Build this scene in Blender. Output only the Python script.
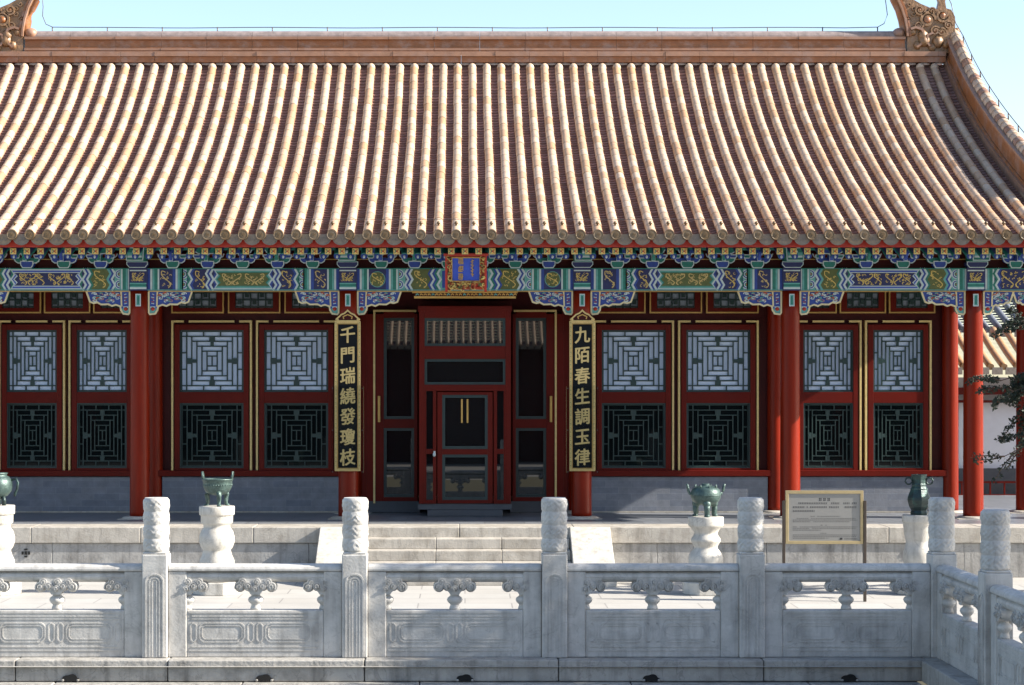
import bpy, math, random
from mathutils import Vector, Matrix
random.seed(7)
PI = math.pi
for o in list(bpy.data.objects): bpy.data.objects.remove(o)
sc = bpy.context.scene
COL = sc.collection
# ------------------------------------------------------------ camera
cd = bpy.data.cameras.new('camera'); cam = bpy.data.objects.new('camera', cd); COL.objects.link(cam)
CZ = 2.75
cam.location = (0, 0, CZ); cam.rotation_euler = (PI/2, 0, 0)
cd.sensor_width = 36; cd.lens = 70.31; cd.shift_x = 0.0459; cd.shift_y = 0.0464
cd.clip_start = 0.1; cd.clip_end = 3000
sc.camera = cam
# ------------------------------------------------------------ light
AZ, ALT = math.radians(82), math.radians(30.5)      # azimuth from the facade's normal towards the right
sv = Vector((math.cos(ALT)*math.sin(AZ), -math.cos(ALT)*math.cos(AZ), math.sin(ALT)))
sl = bpy.data.lights.new('sun', 'SUN'); so = bpy.data.objects.new('sun', sl); COL.objects.link(so)
sl.energy = 5.0; sl.angle = math.radians(0.5); sl.color = (1.0, 0.93, 0.82)
so.rotation_euler = sv.to_track_quat('Z', 'Y').to_euler(); so.location = (30, -10, 30)
w = bpy.data.worlds.new('World'); sc.world = w; w.use_nodes = True
nt = w.node_tree; bg = nt.nodes['Background']
sky = nt.nodes.new('ShaderNodeTexSky'); sky.sky_type = 'NISHITA'; sky.sun_disc = False
sky.sun_elevation = ALT; sky.sun_rotation = math.radians(90) + (PI/2 - AZ)
sky.altitude = 50; sky.air_density = 1.0; sky.dust_density = 1.0; sky.ozone_density = 1.0
nt.links.new(sky.outputs[0], bg.inputs[0]); bg.inputs[1].default_value = 0.10
sc.view_settings.view_transform = 'Standard'; sc.view_settings.look = 'None'
sc.view_settings.exposure = 1.5; sc.view_settings.gamma = 1
sc.cycles.max_bounces = 8

# ------------------------------------------------------------ materials
def M(name, c, rough=.6, var=.12, scale=6, bump=0, bscale=30, metal=0, c2=None, spec=.5, coat=0,
      stain=None, stain_amt=.5, stain_scale=1.2, brick=None, streak=False, rain=0):
    m = bpy.data.materials.new(name); m.use_nodes = True
    n = m.node_tree.nodes; L = m.node_tree.links; p = n['Principled BSDF']
    p.inputs['Roughness'].default_value = rough; p.inputs['Metallic'].default_value = metal
    p.inputs['Specular IOR Level'].default_value = spec
    if coat: p.inputs['Coat Weight'].default_value = coat; p.inputs['Coat Roughness'].default_value = .15
    tc = n.new('ShaderNodeTexCoord'); geo = n.new('ShaderNodeNewGeometry')
    src = geo.outputs['Position']
    if streak:
        mp = n.new('ShaderNodeMapping'); mp.inputs['Scale'].default_value = (1, 1, .12); L.new(src, mp.inputs[0]); src = mp.outputs[0]
    def rgb(col):
        r = n.new('ShaderNodeRGB'); r.outputs[0].default_value = (*col, 1); return r.outputs[0]
    col = rgb(c)
    if c2:
        at = n.new('ShaderNodeAttribute'); at.attribute_name = 'tint'
        mx = n.new('ShaderNodeMix'); mx.data_type = 'RGBA'
        L.new(at.outputs['Fac'], mx.inputs[0]); L.new(col, mx.inputs[6]); L.new(rgb(c2), mx.inputs[7]); col = mx.outputs[2]
    if brick:
        bt = n.new('ShaderNodeTexBrick')
        mp = n.new('ShaderNodeMapping'); mp.inputs['Rotation'].default_value = brick.get('rot', (0, 0, 0))
        L.new(geo.outputs['Position'], mp.inputs[0]); L.new(mp.outputs[0], bt.inputs['Vector'])
        bt.inputs['Color1'].default_value = (*c, 1); bt.inputs['Color2'].default_value = (*brick['c2'], 1)
        bt.inputs['Mortar'].default_value = (*brick['mortar'], 1)
        bt.inputs['Scale'].default_value = 1; bt.inputs['Mortar Size'].default_value = brick.get('ms', .006)
        bt.inputs['Brick Width'].default_value = brick['w']; bt.inputs['Row Height'].default_value = brick['h']
        bt.inputs['Mortar Smooth'].default_value = .3
        col = bt.outputs['Color']
    nz = n.new('ShaderNodeTexNoise'); nz.inputs['Scale'].default_value = scale; nz.inputs['Detail'].default_value = 6
    nz.inputs['Roughness'].default_value = .65
    L.new(src, nz.inputs['Vector'])
    mr = n.new('ShaderNodeMapRange'); mr.inputs[1].default_value = .3; mr.inputs[2].default_value = .7
    mr.inputs[3].default_value = 1 - var; mr.inputs[4].default_value = 1 + var
    L.new(nz.outputs['Fac'], mr.inputs[0])
    mul = n.new('ShaderNodeVectorMath'); mul.operation = 'SCALE'
    L.new(col, mul.inputs[0]); L.new(mr.outputs[0], mul.inputs['Scale']); col = mul.outputs[0]
    if stain:
        n2 = n.new('ShaderNodeTexNoise'); n2.inputs['Scale'].default_value = stain_scale; n2.inputs['Detail'].default_value = 9
        n2.inputs['Roughness'].default_value = .7
        L.new(src, n2.inputs['Vector'])
        r2 = n.new('ShaderNodeMapRange'); r2.inputs[1].default_value = .48; r2.inputs[2].default_value = .72
        r2.inputs[3].default_value = 0; r2.inputs[4].default_value = stain_amt
        L.new(n2.outputs['Fac'], r2.inputs[0])
        mx = n.new('ShaderNodeMix'); mx.data_type = 'RGBA'
        L.new(r2.outputs[0], mx.inputs[0]); L.new(col, mx.inputs[6]); L.new(rgb(stain), mx.inputs[7]); col = mx.outputs[2]
    if rain:                                        # rain streaks and fine dark veins of old stone
        mp2 = n.new('ShaderNodeMapping'); mp2.inputs['Scale'].default_value = (9, 9, .9); L.new(geo.outputs['Position'], mp2.inputs[0])
        n4 = n.new('ShaderNodeTexNoise'); n4.inputs['Scale'].default_value = 1.6; n4.inputs['Detail'].default_value = 7; L.new(mp2.outputs[0], n4.inputs['Vector'])
        r4 = n.new('ShaderNodeMapRange'); r4.inputs[1].default_value = .50; r4.inputs[2].default_value = .75; r4.inputs[3].default_value = 1; r4.inputs[4].default_value = 1-rain
        L.new(n4.outputs['Fac'], r4.inputs[0])
        n5 = n.new('ShaderNodeTexNoise'); n5.inputs['Scale'].default_value = 2.3; n5.inputs['Detail'].default_value = 8; n5.inputs['Distortion'].default_value = 1.5
        L.new(geo.outputs['Position'], n5.inputs['Vector'])
        ab = n.new('ShaderNodeMath'); ab.operation = 'SUBTRACT'; ab.inputs[1].default_value = .5; L.new(n5.outputs['Fac'], ab.inputs[0])
        a2 = n.new('ShaderNodeMath'); a2.operation = 'ABSOLUTE'; L.new(ab.outputs[0], a2.inputs[0])
        r5 = n.new('ShaderNodeMapRange'); r5.inputs[1].default_value = 0; r5.inputs[2].default_value = .012; r5.inputs[3].default_value = 1-rain*.7; r5.inputs[4].default_value = 1
        L.new(a2.outputs[0], r5.inputs[0])
        mm = n.new('ShaderNodeMath'); mm.operation = 'MULTIPLY'; L.new(r4.outputs[0], mm.inputs[0]); L.new(r5.outputs[0], mm.inputs[1])
        sc4 = n.new('ShaderNodeVectorMath'); sc4.operation = 'SCALE'; L.new(col, sc4.inputs[0]); L.new(mm.outputs[0], sc4.inputs['Scale']); col = sc4.outputs[0]
    L.new(col, p.inputs['Base Color'])
    if bump:
        n3 = n.new('ShaderNodeTexNoise'); n3.inputs['Scale'].default_value = bscale; n3.inputs['Detail'].default_value = 5
        L.new(geo.outputs['Position'], n3.inputs['Vector'])
        b = n.new('ShaderNodeBump'); b.inputs['Strength'].default_value = 1; b.inputs['Distance'].default_value = bump
        L.new(n3.outputs['Fac'], b.inputs['Height']); L.new(b.outputs[0], p.inputs['Normal'])
    return m
MARBLE = M('marble', (.47, .455, .43), .55, .16, 5, .0025, 38, stain=(.20, .185, .165), stain_amt=.55, stain_scale=2.6, rain=.26)
MARBLE_B = M('marble_pedestal', (.47, .45, .41), .55, .1, 9, .003, 60, stain=(.33, .29, .23), stain_amt=.6, stain_scale=5, rain=.3)
TERRACE = M('terrace_stone', (.40, .37, .325), .6, .16, 4, .004, 40, stain=(.22, .19, .15), stain_amt=.75, stain_scale=3, rain=.3)
TERRACE_W = M('terrace_wall_stone', (.31, .30, .285), .6, .2, 3, .004, 40, stain=(.15, .14, .13), stain_amt=.8, stain_scale=2.5, rain=.4)
FLOOR = M('terrace_floor', (.17, .18, .20), .35, .15, 3, .001, 50, brick=dict(w=.6, h=.6, c2=(.13, .14, .155), mortar=(.06, .06, .06)))
COURT = M('court_paving', (.38, .37, .35), .7, .08, 1.5, .002, 30, brick=dict(w=1.2, h=.6, c2=(.35, .335, .31), mortar=(.22, .21, .2), ms=.01))
KERB = M('kerb_stone', (.34, .325, .30), .65, .16, 4, .008, 25, stain=(.15, .14, .125), stain_amt=.8, stain_scale=3, rain=.4)
POOLM = M('pool_bed', (.20, .21, .19), .8, .2, 2)
BRICKW = M('grey_brick', (.165, .175, .20), .6, .16, 7, .002, 30, brick=dict(w=.42, h=.105, c2=(.12, .135, .17), mortar=(.19, .21, .24), ms=.003, rot=(PI/2, 0, 0)), stain=(.09, .10, .12), stain_amt=.6, stain_scale=2.5)
RED = M('red_lacquer', (.105, .0068, .0032), .42, .14, 4, .0008, 12, spec=.13, stain=(.05, .006, .004), stain_amt=.6, stain_scale=2)
REDC = M('column_lacquer', (.175, .012, .0028), .34, .2, 7, .0015, 9, spec=.16, stain=(.085, .008, .004), stain_amt=.8, stain_scale=3, streak=True)
REDD = M('dark_red_wall', (.05, .004, .004), .5, .18, 4, spec=.2)
REDE = M('eave_board_red', (.36, .020, .006), .5, .1, 6)
GOLD = M('gold_paint', (.50, .31, .09), .38, .15, 20, metal=.35)
CREAM = M('cream_paint', (.60, .52, .32), .6, .1, 15)
GOLDL = M('pale_gold_paint', (.56, .42, .17), .5, .15, 20)
YEL = M('yellow_paint', (.60, .44, .13), .6, .12, 25)
WHI = M('pale_blue_white_paint', (.47, .55, .57), .6, .1, 15)
BLU = M('blue_paint', (.022, .055, .28), .6, .15, 20)
BLUL = M('bright_blue_paint', (.022, .065, .42), .6, .15, 20)
BLUD = M('dark_blue_paint', (.016, .022, .10), .6, .2, 20)
GRN = M('green_paint', (.015, .16, .13), .6, .15, 20)
GRNL = M('sea_green_paint', (.11, .33, .32), .6, .15, 20)
OLI = M('olive_paint', (.09, .11, .035), .6, .2, 20)
PUR = M('mauve_paint', (.30, .16, .20), .6, .2, 30)
ORA = M('orange_paint', (.40, .07, .02), .6, .2, 20)
LATT = M('lattice_green', (.010, .035, .034), .45, .15, 15)
LATT2 = M('dull_lattice_green', (.012, .036, .033), .5, .15, 15)
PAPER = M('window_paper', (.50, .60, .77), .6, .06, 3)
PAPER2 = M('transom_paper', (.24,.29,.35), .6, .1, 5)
GLASSP = M('porch_glass', (.006, .009, .010), .012, 0, 3, spec=1.0)
GLASSD = M('dark_glass', (.004, .008, .009), .04, 0, 3, spec=.2)
TEAL = M('teal_frame', (.007, .026, .027), .4, .15, 10)
TILE = M('cover_tile_glaze', (.47, .35, .25), .45, .08, 9, .003, 40, c2=(.37, .22, .12), stain=(.25, .18, .15), stain_amt=.55, stain_scale=8)
PAN = M('pan_tile_glaze', (.30, .155, .12), .45, .2, 9, .003, 40, c2=(.17, .085, .068))
PANL = M('pan_tile_lip_shade', (.13, .064, .052), .7, .2, 9)  # lip colour darkened to carry the shadow line of each tile row
RIDGEM = M('ridge_glaze', (.25, .092, .028), .4, .22, 5, .003, 30, stain=(.33, .24, .21), stain_amt=.7, stain_scale=4)
RIDGEL = M('ridge_pale_edge', (.27, .145, .09), .5, .2, 6, stain=(.24, .18, .17), stain_amt=.6, stain_scale=4)
RIDGEG = M('ridge_weathered_top', (.22, .175, .165), .6, .3, 8, .004, 25)
BEAST = M('beast_glaze', (.22, .125, .06), .42, .3, 12, .012, 22, stain=(.20, .13, .10), stain_amt=.7, stain_scale=9)
DRIP = M('drip_tile', (.17, .14, .115), .5, .2, 14, .004, 40, c2=(.22, .16, .10))
CAPM = M('cap_tile', (.115, .070, .028), .45, .2, 14, .003, 60, c2=(.14, .10, .06))
BRONZE = M('green_bronze', (.045, .078, .072), .42, .3, 14, .004, 60, metal=.3, stain=(.13, .20, .18), stain_amt=.7, stain_scale=10)
BRONZED = M('dark_bronze', (.02, .035, .035), .4, .3, 14, .004, 60, metal=.4, stain=(.05, .14, .12), stain_amt=.6, stain_scale=10)
STEEL = M('sign_frame_metal', (.42, .33, .18), .38, .1, 8, metal=.5)
STEELP = M('sign_plate', (.27, .265, .25), .33, .06, 3, metal=.35)
POLE = M('sign_pole_metal', (.07, .055, .045), .4, .1, 8, metal=.5)
INK = M('black_ink', (.02, .02, .022), .6, .1, 8)
BLACK = M('black_lacquer', (.006, .008, .010), .45, .1, 8, spec=.12)
WIRE = M('wire_metal', (.10, .09, .09), .5, .1, 8, metal=.5)
WHITEW = M('white_plaster', (.62, .63, .66), .8, .06, 2, stain=(.45, .44, .43), stain_amt=.3)
DARKG = M('dark_grey_dado', (.06, .065, .075), .7, .15, 4)
BARK = M('bark', (.09, .06, .045), .9, .3, 20, .01, 30)
BGT = M('ochre_gallery_tile', (.33, .19, .085), .45, .2, 8)
BGD = M('shaded_gallery_tile', (.13, .14, .16), .5, .2, 8)  # gallery tile as it looks in shade: the shading is in the colour
PANG = M('shaded_gallery_pan_tile', (.035, .04, .055), .6, .2, 8)  # pan tile darkened likewise, shade mixed into its colour
LEAF = M('juniper_leaf', (.013, .024, .012), .7, .35, 12)
LEAF2 = M('broad_leaf', (.045, .075, .02), .7, .3, 8)
DARK = M('dark_void', (.006, .006, .006), .9, 0, 3)
ACR = bpy.data.materials.new('acrylic'); ACR.use_nodes = True
_p = ACR.node_tree.nodes['Principled BSDF']; _p.inputs['Transmission Weight'].default_value = 1
_p.inputs['IOR'].default_value = 1.04; _p.inputs['Roughness'].default_value = .06; _p.inputs['Base Color'].default_value = (.86, .88, .88, 1)

# ------------------------------------------------------------ mesh helper
class MB:
    def __init__(s): s.v = []; s.f = []; s.m = []; s.s = []; s.t = []; s.mats = []
    def mi(s, m):
        if m not in s.mats: s.mats.append(m)
        return s.mats.index(m)
    def face(s, idx, m, sm=False, t=0.): s.f.append(tuple(idx)); s.m.append(s.mi(m)); s.s.append(sm); s.t.append(t)
    def add(s, vs, fs, m, sm=False, t=0.):
        b = len(s.v); s.v += [tuple(v) for v in vs]
        for f in fs: s.face([b + i for i in f], m, sm, t)
    def box(s, x0, x1, y0, y1, z0, z1, m, t=0.):
        s.add([(x0,y0,z0),(x1,y0,z0),(x1,y1,z0),(x0,y1,z0),(x0,y0,z1),(x1,y0,z1),(x1,y1,z1),(x0,y1,z1)],
              [(0,3,2,1),(4,5,6,7),(0,1,5,4),(1,2,6,5),(2,3,7,6),(3,0,4,7)], m, False, t)
    def flat(s, pts, y, m):                       # polygon facing the camera (-Y)
        a = sum(pts[i][0]*pts[(i+1) % len(pts)][1] - pts[(i+1) % len(pts)][0]*pts[i][1] for i in range(len(pts)))
        if a < 0: pts = pts[::-1]
        s.add([(p[0], y, p[1]) for p in pts], [tuple(range(len(pts)))], m)
    def rect(s, x0, x1, z0, z1, y, m): s.flat([(x0,z0),(x1,z0),(x1,z1),(x0,z1)], y, m)
    def prism(s, pts, y0, y1, m, mf=None, sm=False):
        a = sum(pts[i][0]*pts[(i+1) % len(pts)][1] - pts[(i+1) % len(pts)][0]*pts[i][1] for i in range(len(pts)))
        if a < 0: pts = pts[::-1]
        n = len(pts); b = len(s.v)
        s.v += [(p[0], y0, p[1]) for p in pts] + [(p[0], y1, p[1]) for p in pts]
        s.face([b+i for i in range(n)], mf or m); s.face([b+n+i for i in range(n-1, -1, -1)], m)
        for i in range(n):
            j = (i+1) % n; s.face([b+i, b+n+i, b+n+j, b+j], m, sm)
    def prismx(s, pts, x0, x1, m):                # profile in (y,z), run along x
        n = len(pts); b = len(s.v)
        s.v += [(x0, p[0], p[1]) for p in pts] + [(x1, p[0], p[1]) for p in pts]
        s.face([b+i for i in range(n)], m); s.face([b+n+i for i in range(n-1, -1, -1)], m)
        for i in range(n):
            j = (i+1) % n; s.face([b+i, b+n+i, b+n+j, b+j], m)
    def ribbon(s, pts, wd, y0, y1, m, closed=False):   # raised flat strip in the xz plane
        P = [Vector(p) for p in pts]; n = len(P); Ls = []; Rs = []
        for i in range(n):
            a = P[i-1] if (i > 0 or closed) else None; c = P[(i+1) % n] if (i < n-1 or closed) else None
            d1 = (P[i]-a).normalized() if a is not None and (P[i]-a).length > 1e-9 else None
            d2 = (c-P[i]).normalized() if c is not None and (c-P[i]).length > 1e-9 else None
            if d1 is None: d1 = d2
            if d2 is None: d2 = d1
            d = (d1+d2); d = d.normalized() if d.length > 1e-6 else d1
            nn = Vector((-d.y, d.x)); k = max(.5, nn.dot(Vector((-d1.y, d1.x))))
            Ls.append(P[i]+nn*wd/2/k); Rs.append(P[i]-nn*wd/2/k)
        b = len(s.v)
        for l, r in zip(Ls, Rs): s.v += [(l.x,y0,l.y),(r.x,y0,r.y),(l.x,y1,l.y),(r.x,y1,r.y)]
        for i in range(n if closed else n-1):
            p = b+4*i; q = b+4*((i+1) % n)
            s.face([p+1,q+1,q,p], m); s.face([p,q,q+2,p+2], m); s.face([q+1,p+1,p+3,q+3], m)
    def lathe(s, prof, c, n=24, m=None, sy=1., t=0., fn=None):
        b = len(s.v); k = len(prof)
        for (r, z) in prof:
            for i in range(n):
                a = 2*PI*i/n; rr = r if fn is None else fn(r, z, a)
                s.v.append((c[0]+rr*math.cos(a), c[1]+rr*math.sin(a)*sy, c[2]+z))
        for j in range(k-1):
            for i in range(n):
                i2 = (i+1) % n; s.face([b+j*n+i, b+j*n+i2, b+(j+1)*n+i2, b+(j+1)*n+i], m, True, t)
        s.face([b+i for i in range(n-1, -1, -1)], m, False, t); s.face([b+(k-1)*n+i for i in range(n)], m, False, t)
    def tube(s, pts, r, n=8, m=None, r1=None, cap=True):
        P = [Vector(p) for p in pts]; k = len(P); b = len(s.v); up = Vector((.13, .21, 1)).normalized()
        for i in range(k):
            d = (P[min(i+1, k-1)]-P[max(i-1, 0)]).normalized()
            u = up if abs(d.dot(up)) < .95 else Vector((1, 0, 0))
            a = d.cross(u).normalized(); bb = d.cross(a).normalized()
            rr = r if r1 is None else r+(r1-r)*i/(k-1)
            for j in range(n):
                q = 2*PI*j/n; s.v.append(tuple(P[i]+a*rr*math.cos(q)+bb*rr*math.sin(q)))
        for i in range(k-1):
            for j in range(n):
                j2 = (j+1) % n; s.face([b+i*n+j, b+i*n+j2, b+(i+1)*n+j2, b+(i+1)*n+j], m, True)
        if cap: s.face([b+j for j in range(n-1, -1, -1)], m); s.face([b+(k-1)*n+j for j in range(n)], m)
    def ball(s, c, rx, ry, rz, m, nu=12, nv=8, fn=None):
        b = len(s.v)
        for j in range(1, nv):
            ph = PI*j/nv
            for i in range(nu):
                th = 2*PI*i/nu; k = 1 if fn is None else fn(th, ph)
                s.v.append((c[0]+k*rx*math.sin(ph)*math.cos(th), c[1]+k*ry*math.sin(ph)*math.sin(th), c[2]+k*rz*math.cos(ph)))
        s.v.append((c[0], c[1], c[2]+rz)); s.v.append((c[0], c[1], c[2]-rz)); T = len(s.v)-2; B = T+1
        for j in range(nv-2):
            for i in range(nu):
                i2 = (i+1) % nu; s.face([b+j*nu+i, b+(j+1)*nu+i, b+(j+1)*nu+i2, b+j*nu+i2], m, True)
        for i in range(nu):
            i2 = (i+1) % nu; s.face([T, b+i, b+i2], m, True); s.face([B, b+(nv-2)*nu+i2, b+(nv-2)*nu+i], m, True)
    def build(s, name, parent=None, bevel=0, mesh_only=False):
        me = bpy.data.meshes.new(name); me.from_pydata(s.v, [], s.f)
        for m in s.mats: me.materials.append(m)
        me.polygons.foreach_set('material_index', s.m); me.polygons.foreach_set('use_smooth', s.s)
        if any(s.t):
            at = me.attributes.new('tint', 'FLOAT', 'FACE'); at.data.foreach_set('value', s.t)
        me.update()
        if mesh_only: return me
        return put(name, me, parent, bevel)
def put(name, me, parent=None, bevel=0, loc=None, rotz=0):
    o = bpy.data.objects.new(name, me); COL.objects.link(o)
    if parent: o.parent = parent
    if loc: o.location = loc
    o.rotation_euler.z = rotz
    if bevel:
        b = o.modifiers.new('bevel', 'BEVEL'); b.width = bevel; b.segments = 2; b.limit_method = 'ANGLE'; b.angle_limit = math.radians(40)
    return o
def thing(name, label, cat, loc=(0, 0, 0), rotz=0, group=None):
    o = bpy.data.objects.new(name, None); COL.objects.link(o); o.location = loc; o.rotation_euler.z = rotz
    o.empty_display_size = .2; o['label'] = label; o['category'] = cat
    if group: o['group'] = group
    return o
def dup(root, loc, label, rotz=0):
    r = root.copy(); COL.objects.link(r); r.location = loc; r.rotation_euler.z = rotz; r['label'] = label
    for ch in list(root.children):
        c = ch.copy(); COL.objects.link(c); c.parent = r
        for g in ch.children:
            d = g.copy(); COL.objects.link(d); d.parent = c
    return r
def structure(mb, name, bevel=0):
    o = mb.build(name, None, bevel); o['kind'] = 'structure'; return o
def Z(y, D): return CZ - (y-390)*D/2000            # height of a measured photo row on a plane at distance D

# ------------------------------------------------------------ ground, kerb, pool
g = MB()
PX0, PX1, PY0, PY1 = -14.0, 4.56, 2.5, 19.86       # pool opening
for (x0, x1, y0, y1) in ((-400, 400, PY1, 1200), (-400, PX0, -400, PY1), (PX1, 400, -400, PY1), (PX0, PX1, -400, PY0)):
    g.add([(x0,y0,0),(x1,y0,0),(x1,y1,0),(x0,y1,0)], [(0,1,2,3)], COURT)
structure(g, 'ground')
g = MB(); g.add([(PX0-.5,PY0-.5,-1.6),(PX1+.5,PY0-.5,-1.6),(PX1+.5,PY1+.5,-1.6),(PX0-.5,PY1+.5,-1.6)], [(0,1,2,3)], POOLM)
structure(g, 'pool_floor')
def kerb_run(g, x0, x1, yf, z0, z1, dep, seed):    # row of dressed stones along x, front face at yf
    rnd = random.Random(seed); x = x0
    while x < x1:
        L = min(rnd.uniform(1.5, 2.1), x1-x)
        if x1-x-L < .4: L = x1-x
        j = rnd.uniform(-.004, .004)
        g.box(x+.004, x+L-.004, yf+j, yf+dep, z0, z1+rnd.uniform(-.002, .002), KERB)
        x += L
k = MB()
kerb_run(k, -9.6, 4.60, 19.90, -.150, .06, .62, 1)
k.box(4.60, 5.15, 19.905, 20.53, -.150, .061, KERB)
kerb_run(k, -9.6, 4.52, 19.74, -.36, -.156, .6, 2)
kerb_run(k, -9.6, 4.50, 19.80, -.60, -.364, .5, 3)
rnd = random.Random(5); y = 19.90
while y > 4:                                        # right side of the pool
    L = rnd.uniform(1.5, 2.1)
    k.box(4.54, 5.16, y-L+.004, y-.004, -.150, .06+rnd.uniform(-.002, .002), KERB)
    k.box(4.42, 4.9, y-L-.3, y-.004-.3, -.36, -.156, KERB)
    k.box(4.48, 4.9, y-L-.1, y-.1, -.60, -.364, KERB)
    y -= L
k.box(-9.6, 4.7, 19.9, 20.1, -1.7, -.6, KERB); k.box(4.54, 4.8, 2.4, 19.9, -1.7, -.6, KERB)
structure(k, 'pool_kerb', .012)
# drain spouts in the kerb face: dark cloud-shaped openings, one under each panel
for i, px in enumerate((-131, 67, 262.5, 465, 653, 853)):
    X = (px-465)*19.72/2000
    d = MB()
    pts = []
    for j in range(25):
        a = PI*j/24; r = .062+.012*abs(math.sin(a*2.5))
        pts.append((X-1.25*r*math.cos(a), -.112+r*math.sin(a)*.9-.03))
    d.prism(pts, 19.878, 19.93, DARK)
    for sx in (-1, 1): d.ball((X+sx*.075, 19.885, -.135), .018, .012, .014, KERB)
    o = d.build('drain_spout'); o['category'] = 'drain'; o['group'] = 'drain spouts along the pool kerb'
    o['label'] = 'dark drain opening in the pool kerb, ' + (
        'beyond the left edge', 'leftmost in view', 'under the panel before the three-legged bowl',
        'below the middle of the steps', 'below the round censer', 'below the notice board')[i]
# right side kerb drain
d = MB(); d.box(4.515, 4.56, 17.9, 18.12, -.15, -.03, DARK); o = d.build('drain_spout')
o['category'] = 'drain'; o['group'] = 'drain spouts along the pool kerb'; o['label'] = 'small dark drain opening in the side kerb by the corner'

# ------------------------------------------------------------ balustrade
def cap_mesh(seed):
    g = MB(); N = 96; H = .545; K = 72; rnd = random.Random(seed); ph = [rnd.uniform(0, 6) for _ in range(8)]
    prof = []
    for j in range(K+1):
        z = H*j/K; prof.append((.128, z))
    def fn(r, z, a):
        u = z/H
        if u > .985: return r*.90
        if u > .965: return r*.985
        b = u*4.0; k = int(min(b, 3.999)); fb = b-k
        lob = abs(math.sin(3.5*a+ph[k]*2))**.6                       # scalloped cloud edge
        low = .22*(1-lob)
        t = max(0., min(1., (fb-low*.6)/(1-low*.6)))
        band = .955+.070*math.sin(PI*min(1, t*1.02))**.5
        curl = .022*math.sin(15*t+3*math.sin(7*a+ph[k]))*math.sin(PI*t)
        curl += .016*math.sin(15*a+ph[k+1]+6*math.sin(4*t+k))*math.sin(PI*t)
        return r*(band+curl)*(.94 if u < .02 else 1)
    g.lathe(prof, (0, 0, 1.118), N, MARBLE, fn=fn)
    return g.build('capital', mesh_only=True)
CAPS = [cap_mesh(s) for s in (1, 2, 3)]
def shaft_mesh():
    g = MB(); h = .1275
    g.box(-h, h, -h, h, .06, 1.098, MARBLE)
    g.box(-h*.93, h*.93, -h*.93, h*.93, 1.098, 1.121, MARBLE)
    return g.build('shaft', mesh_only=True)
SHAFT = shaft_mesh()
def carve_mesh():
    g = MB()
    def arch(hw, z0, z1, wd):
        p = [(-hw, z0)]
        for j in range(13):
            a = PI-PI*j/12; p.append((hw*math.cos(a), z1-hw*.9+hw*.9*math.sin(a)))
        p.append((hw, z0)); return p
    g.ribbon(arch(.086, .07, .90, 0), .016, -.136, -.1274, MARBLE)
    g.ribbon(arch(.050, .07, .865, 0), .012, -.134, -.1274, MARBLE)
    g.ribbon(arch(.022, .07, .84, 0), .010, -.132, -.1274, MARBLE)
    return g.build('carved_front', mesh_only=True)
CARVE = carve_mesh()
def make_post(x, y, label, rotz=0, ci=0):
    t = thing('balustrade_post', label, 'post', (x, y, 0), rotz, 'marble posts of the pool balustrade')
    put('shaft', SHAFT, t, .012); put('carved_front', CARVE, t); c = put('capital', CAPS[ci % 3], t); c.rotation_euler.z = ci*1.7
    return t
def vase(g, x, half=0):                             # cloud scroll head over a small waisted vase; half: -1 keeps left side...
    yc = 0
    def clip(v): return v
    prof = [(.058,0),(.052,.03),(.044,.05),(.048,.06),(.070,.08),(.080,.102),(.072,.124),(.048,.142),(.042,.155),(.06,.18)]
    if half == 0:
        g.lathe(prof, (x, yc, .530), 20, MARBLE, sy=.85)
    else:
        g.lathe(prof, (x, yc, .530), 20, MARBLE, sy=.85)
    # cloud head
    def lobe(cx, cz, r, spin, dep=.088):
        g.ball((cx, yc, cz), r, dep, r*1.05, MARBLE, 20, 14, fn=lambda th, ph: 1+.02*math.sin(7*th))
        for rad0, k0 in ((.80, .22), (.38, .16)):
            pts = []
            for j in range(22):
                a = j/21*PI*1.7; rr = r*rad0*(1-j/60)
                pts.append((cx+spin*rr*math.cos(a-.6), cz+rr*math.sin(a-.6)))
            g.ribbon(pts, r*k0, -dep-.006+(.012 if rad0 > .5 else 0), -dep+.045, MARBLE)
    sides = (-1, 1) if half == 0 else (half,)
    x0, x1 = (x-.165 if -1 in sides else x-.02), (x+.165 if 1 in sides else x+.02)
    g.prism([(x0, .86), (x0, .80), (x-.06, .715), (x-.045, .69), (x+.045, .69), (x+.06, .715), (x1, .80), (x1, .86)], -.068, .068, MARBLE)
    for s in sides:
        lobe(x+s*.160, .770, .058, s); lobe(x+s*.125, .815, .050, s, .084); lobe(x+s*.075, .775, .052, -s, .09)
    lobe(x, .750, .045, 1, .092); lobe(x+.02, .815, .05, -1, .086)
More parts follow.
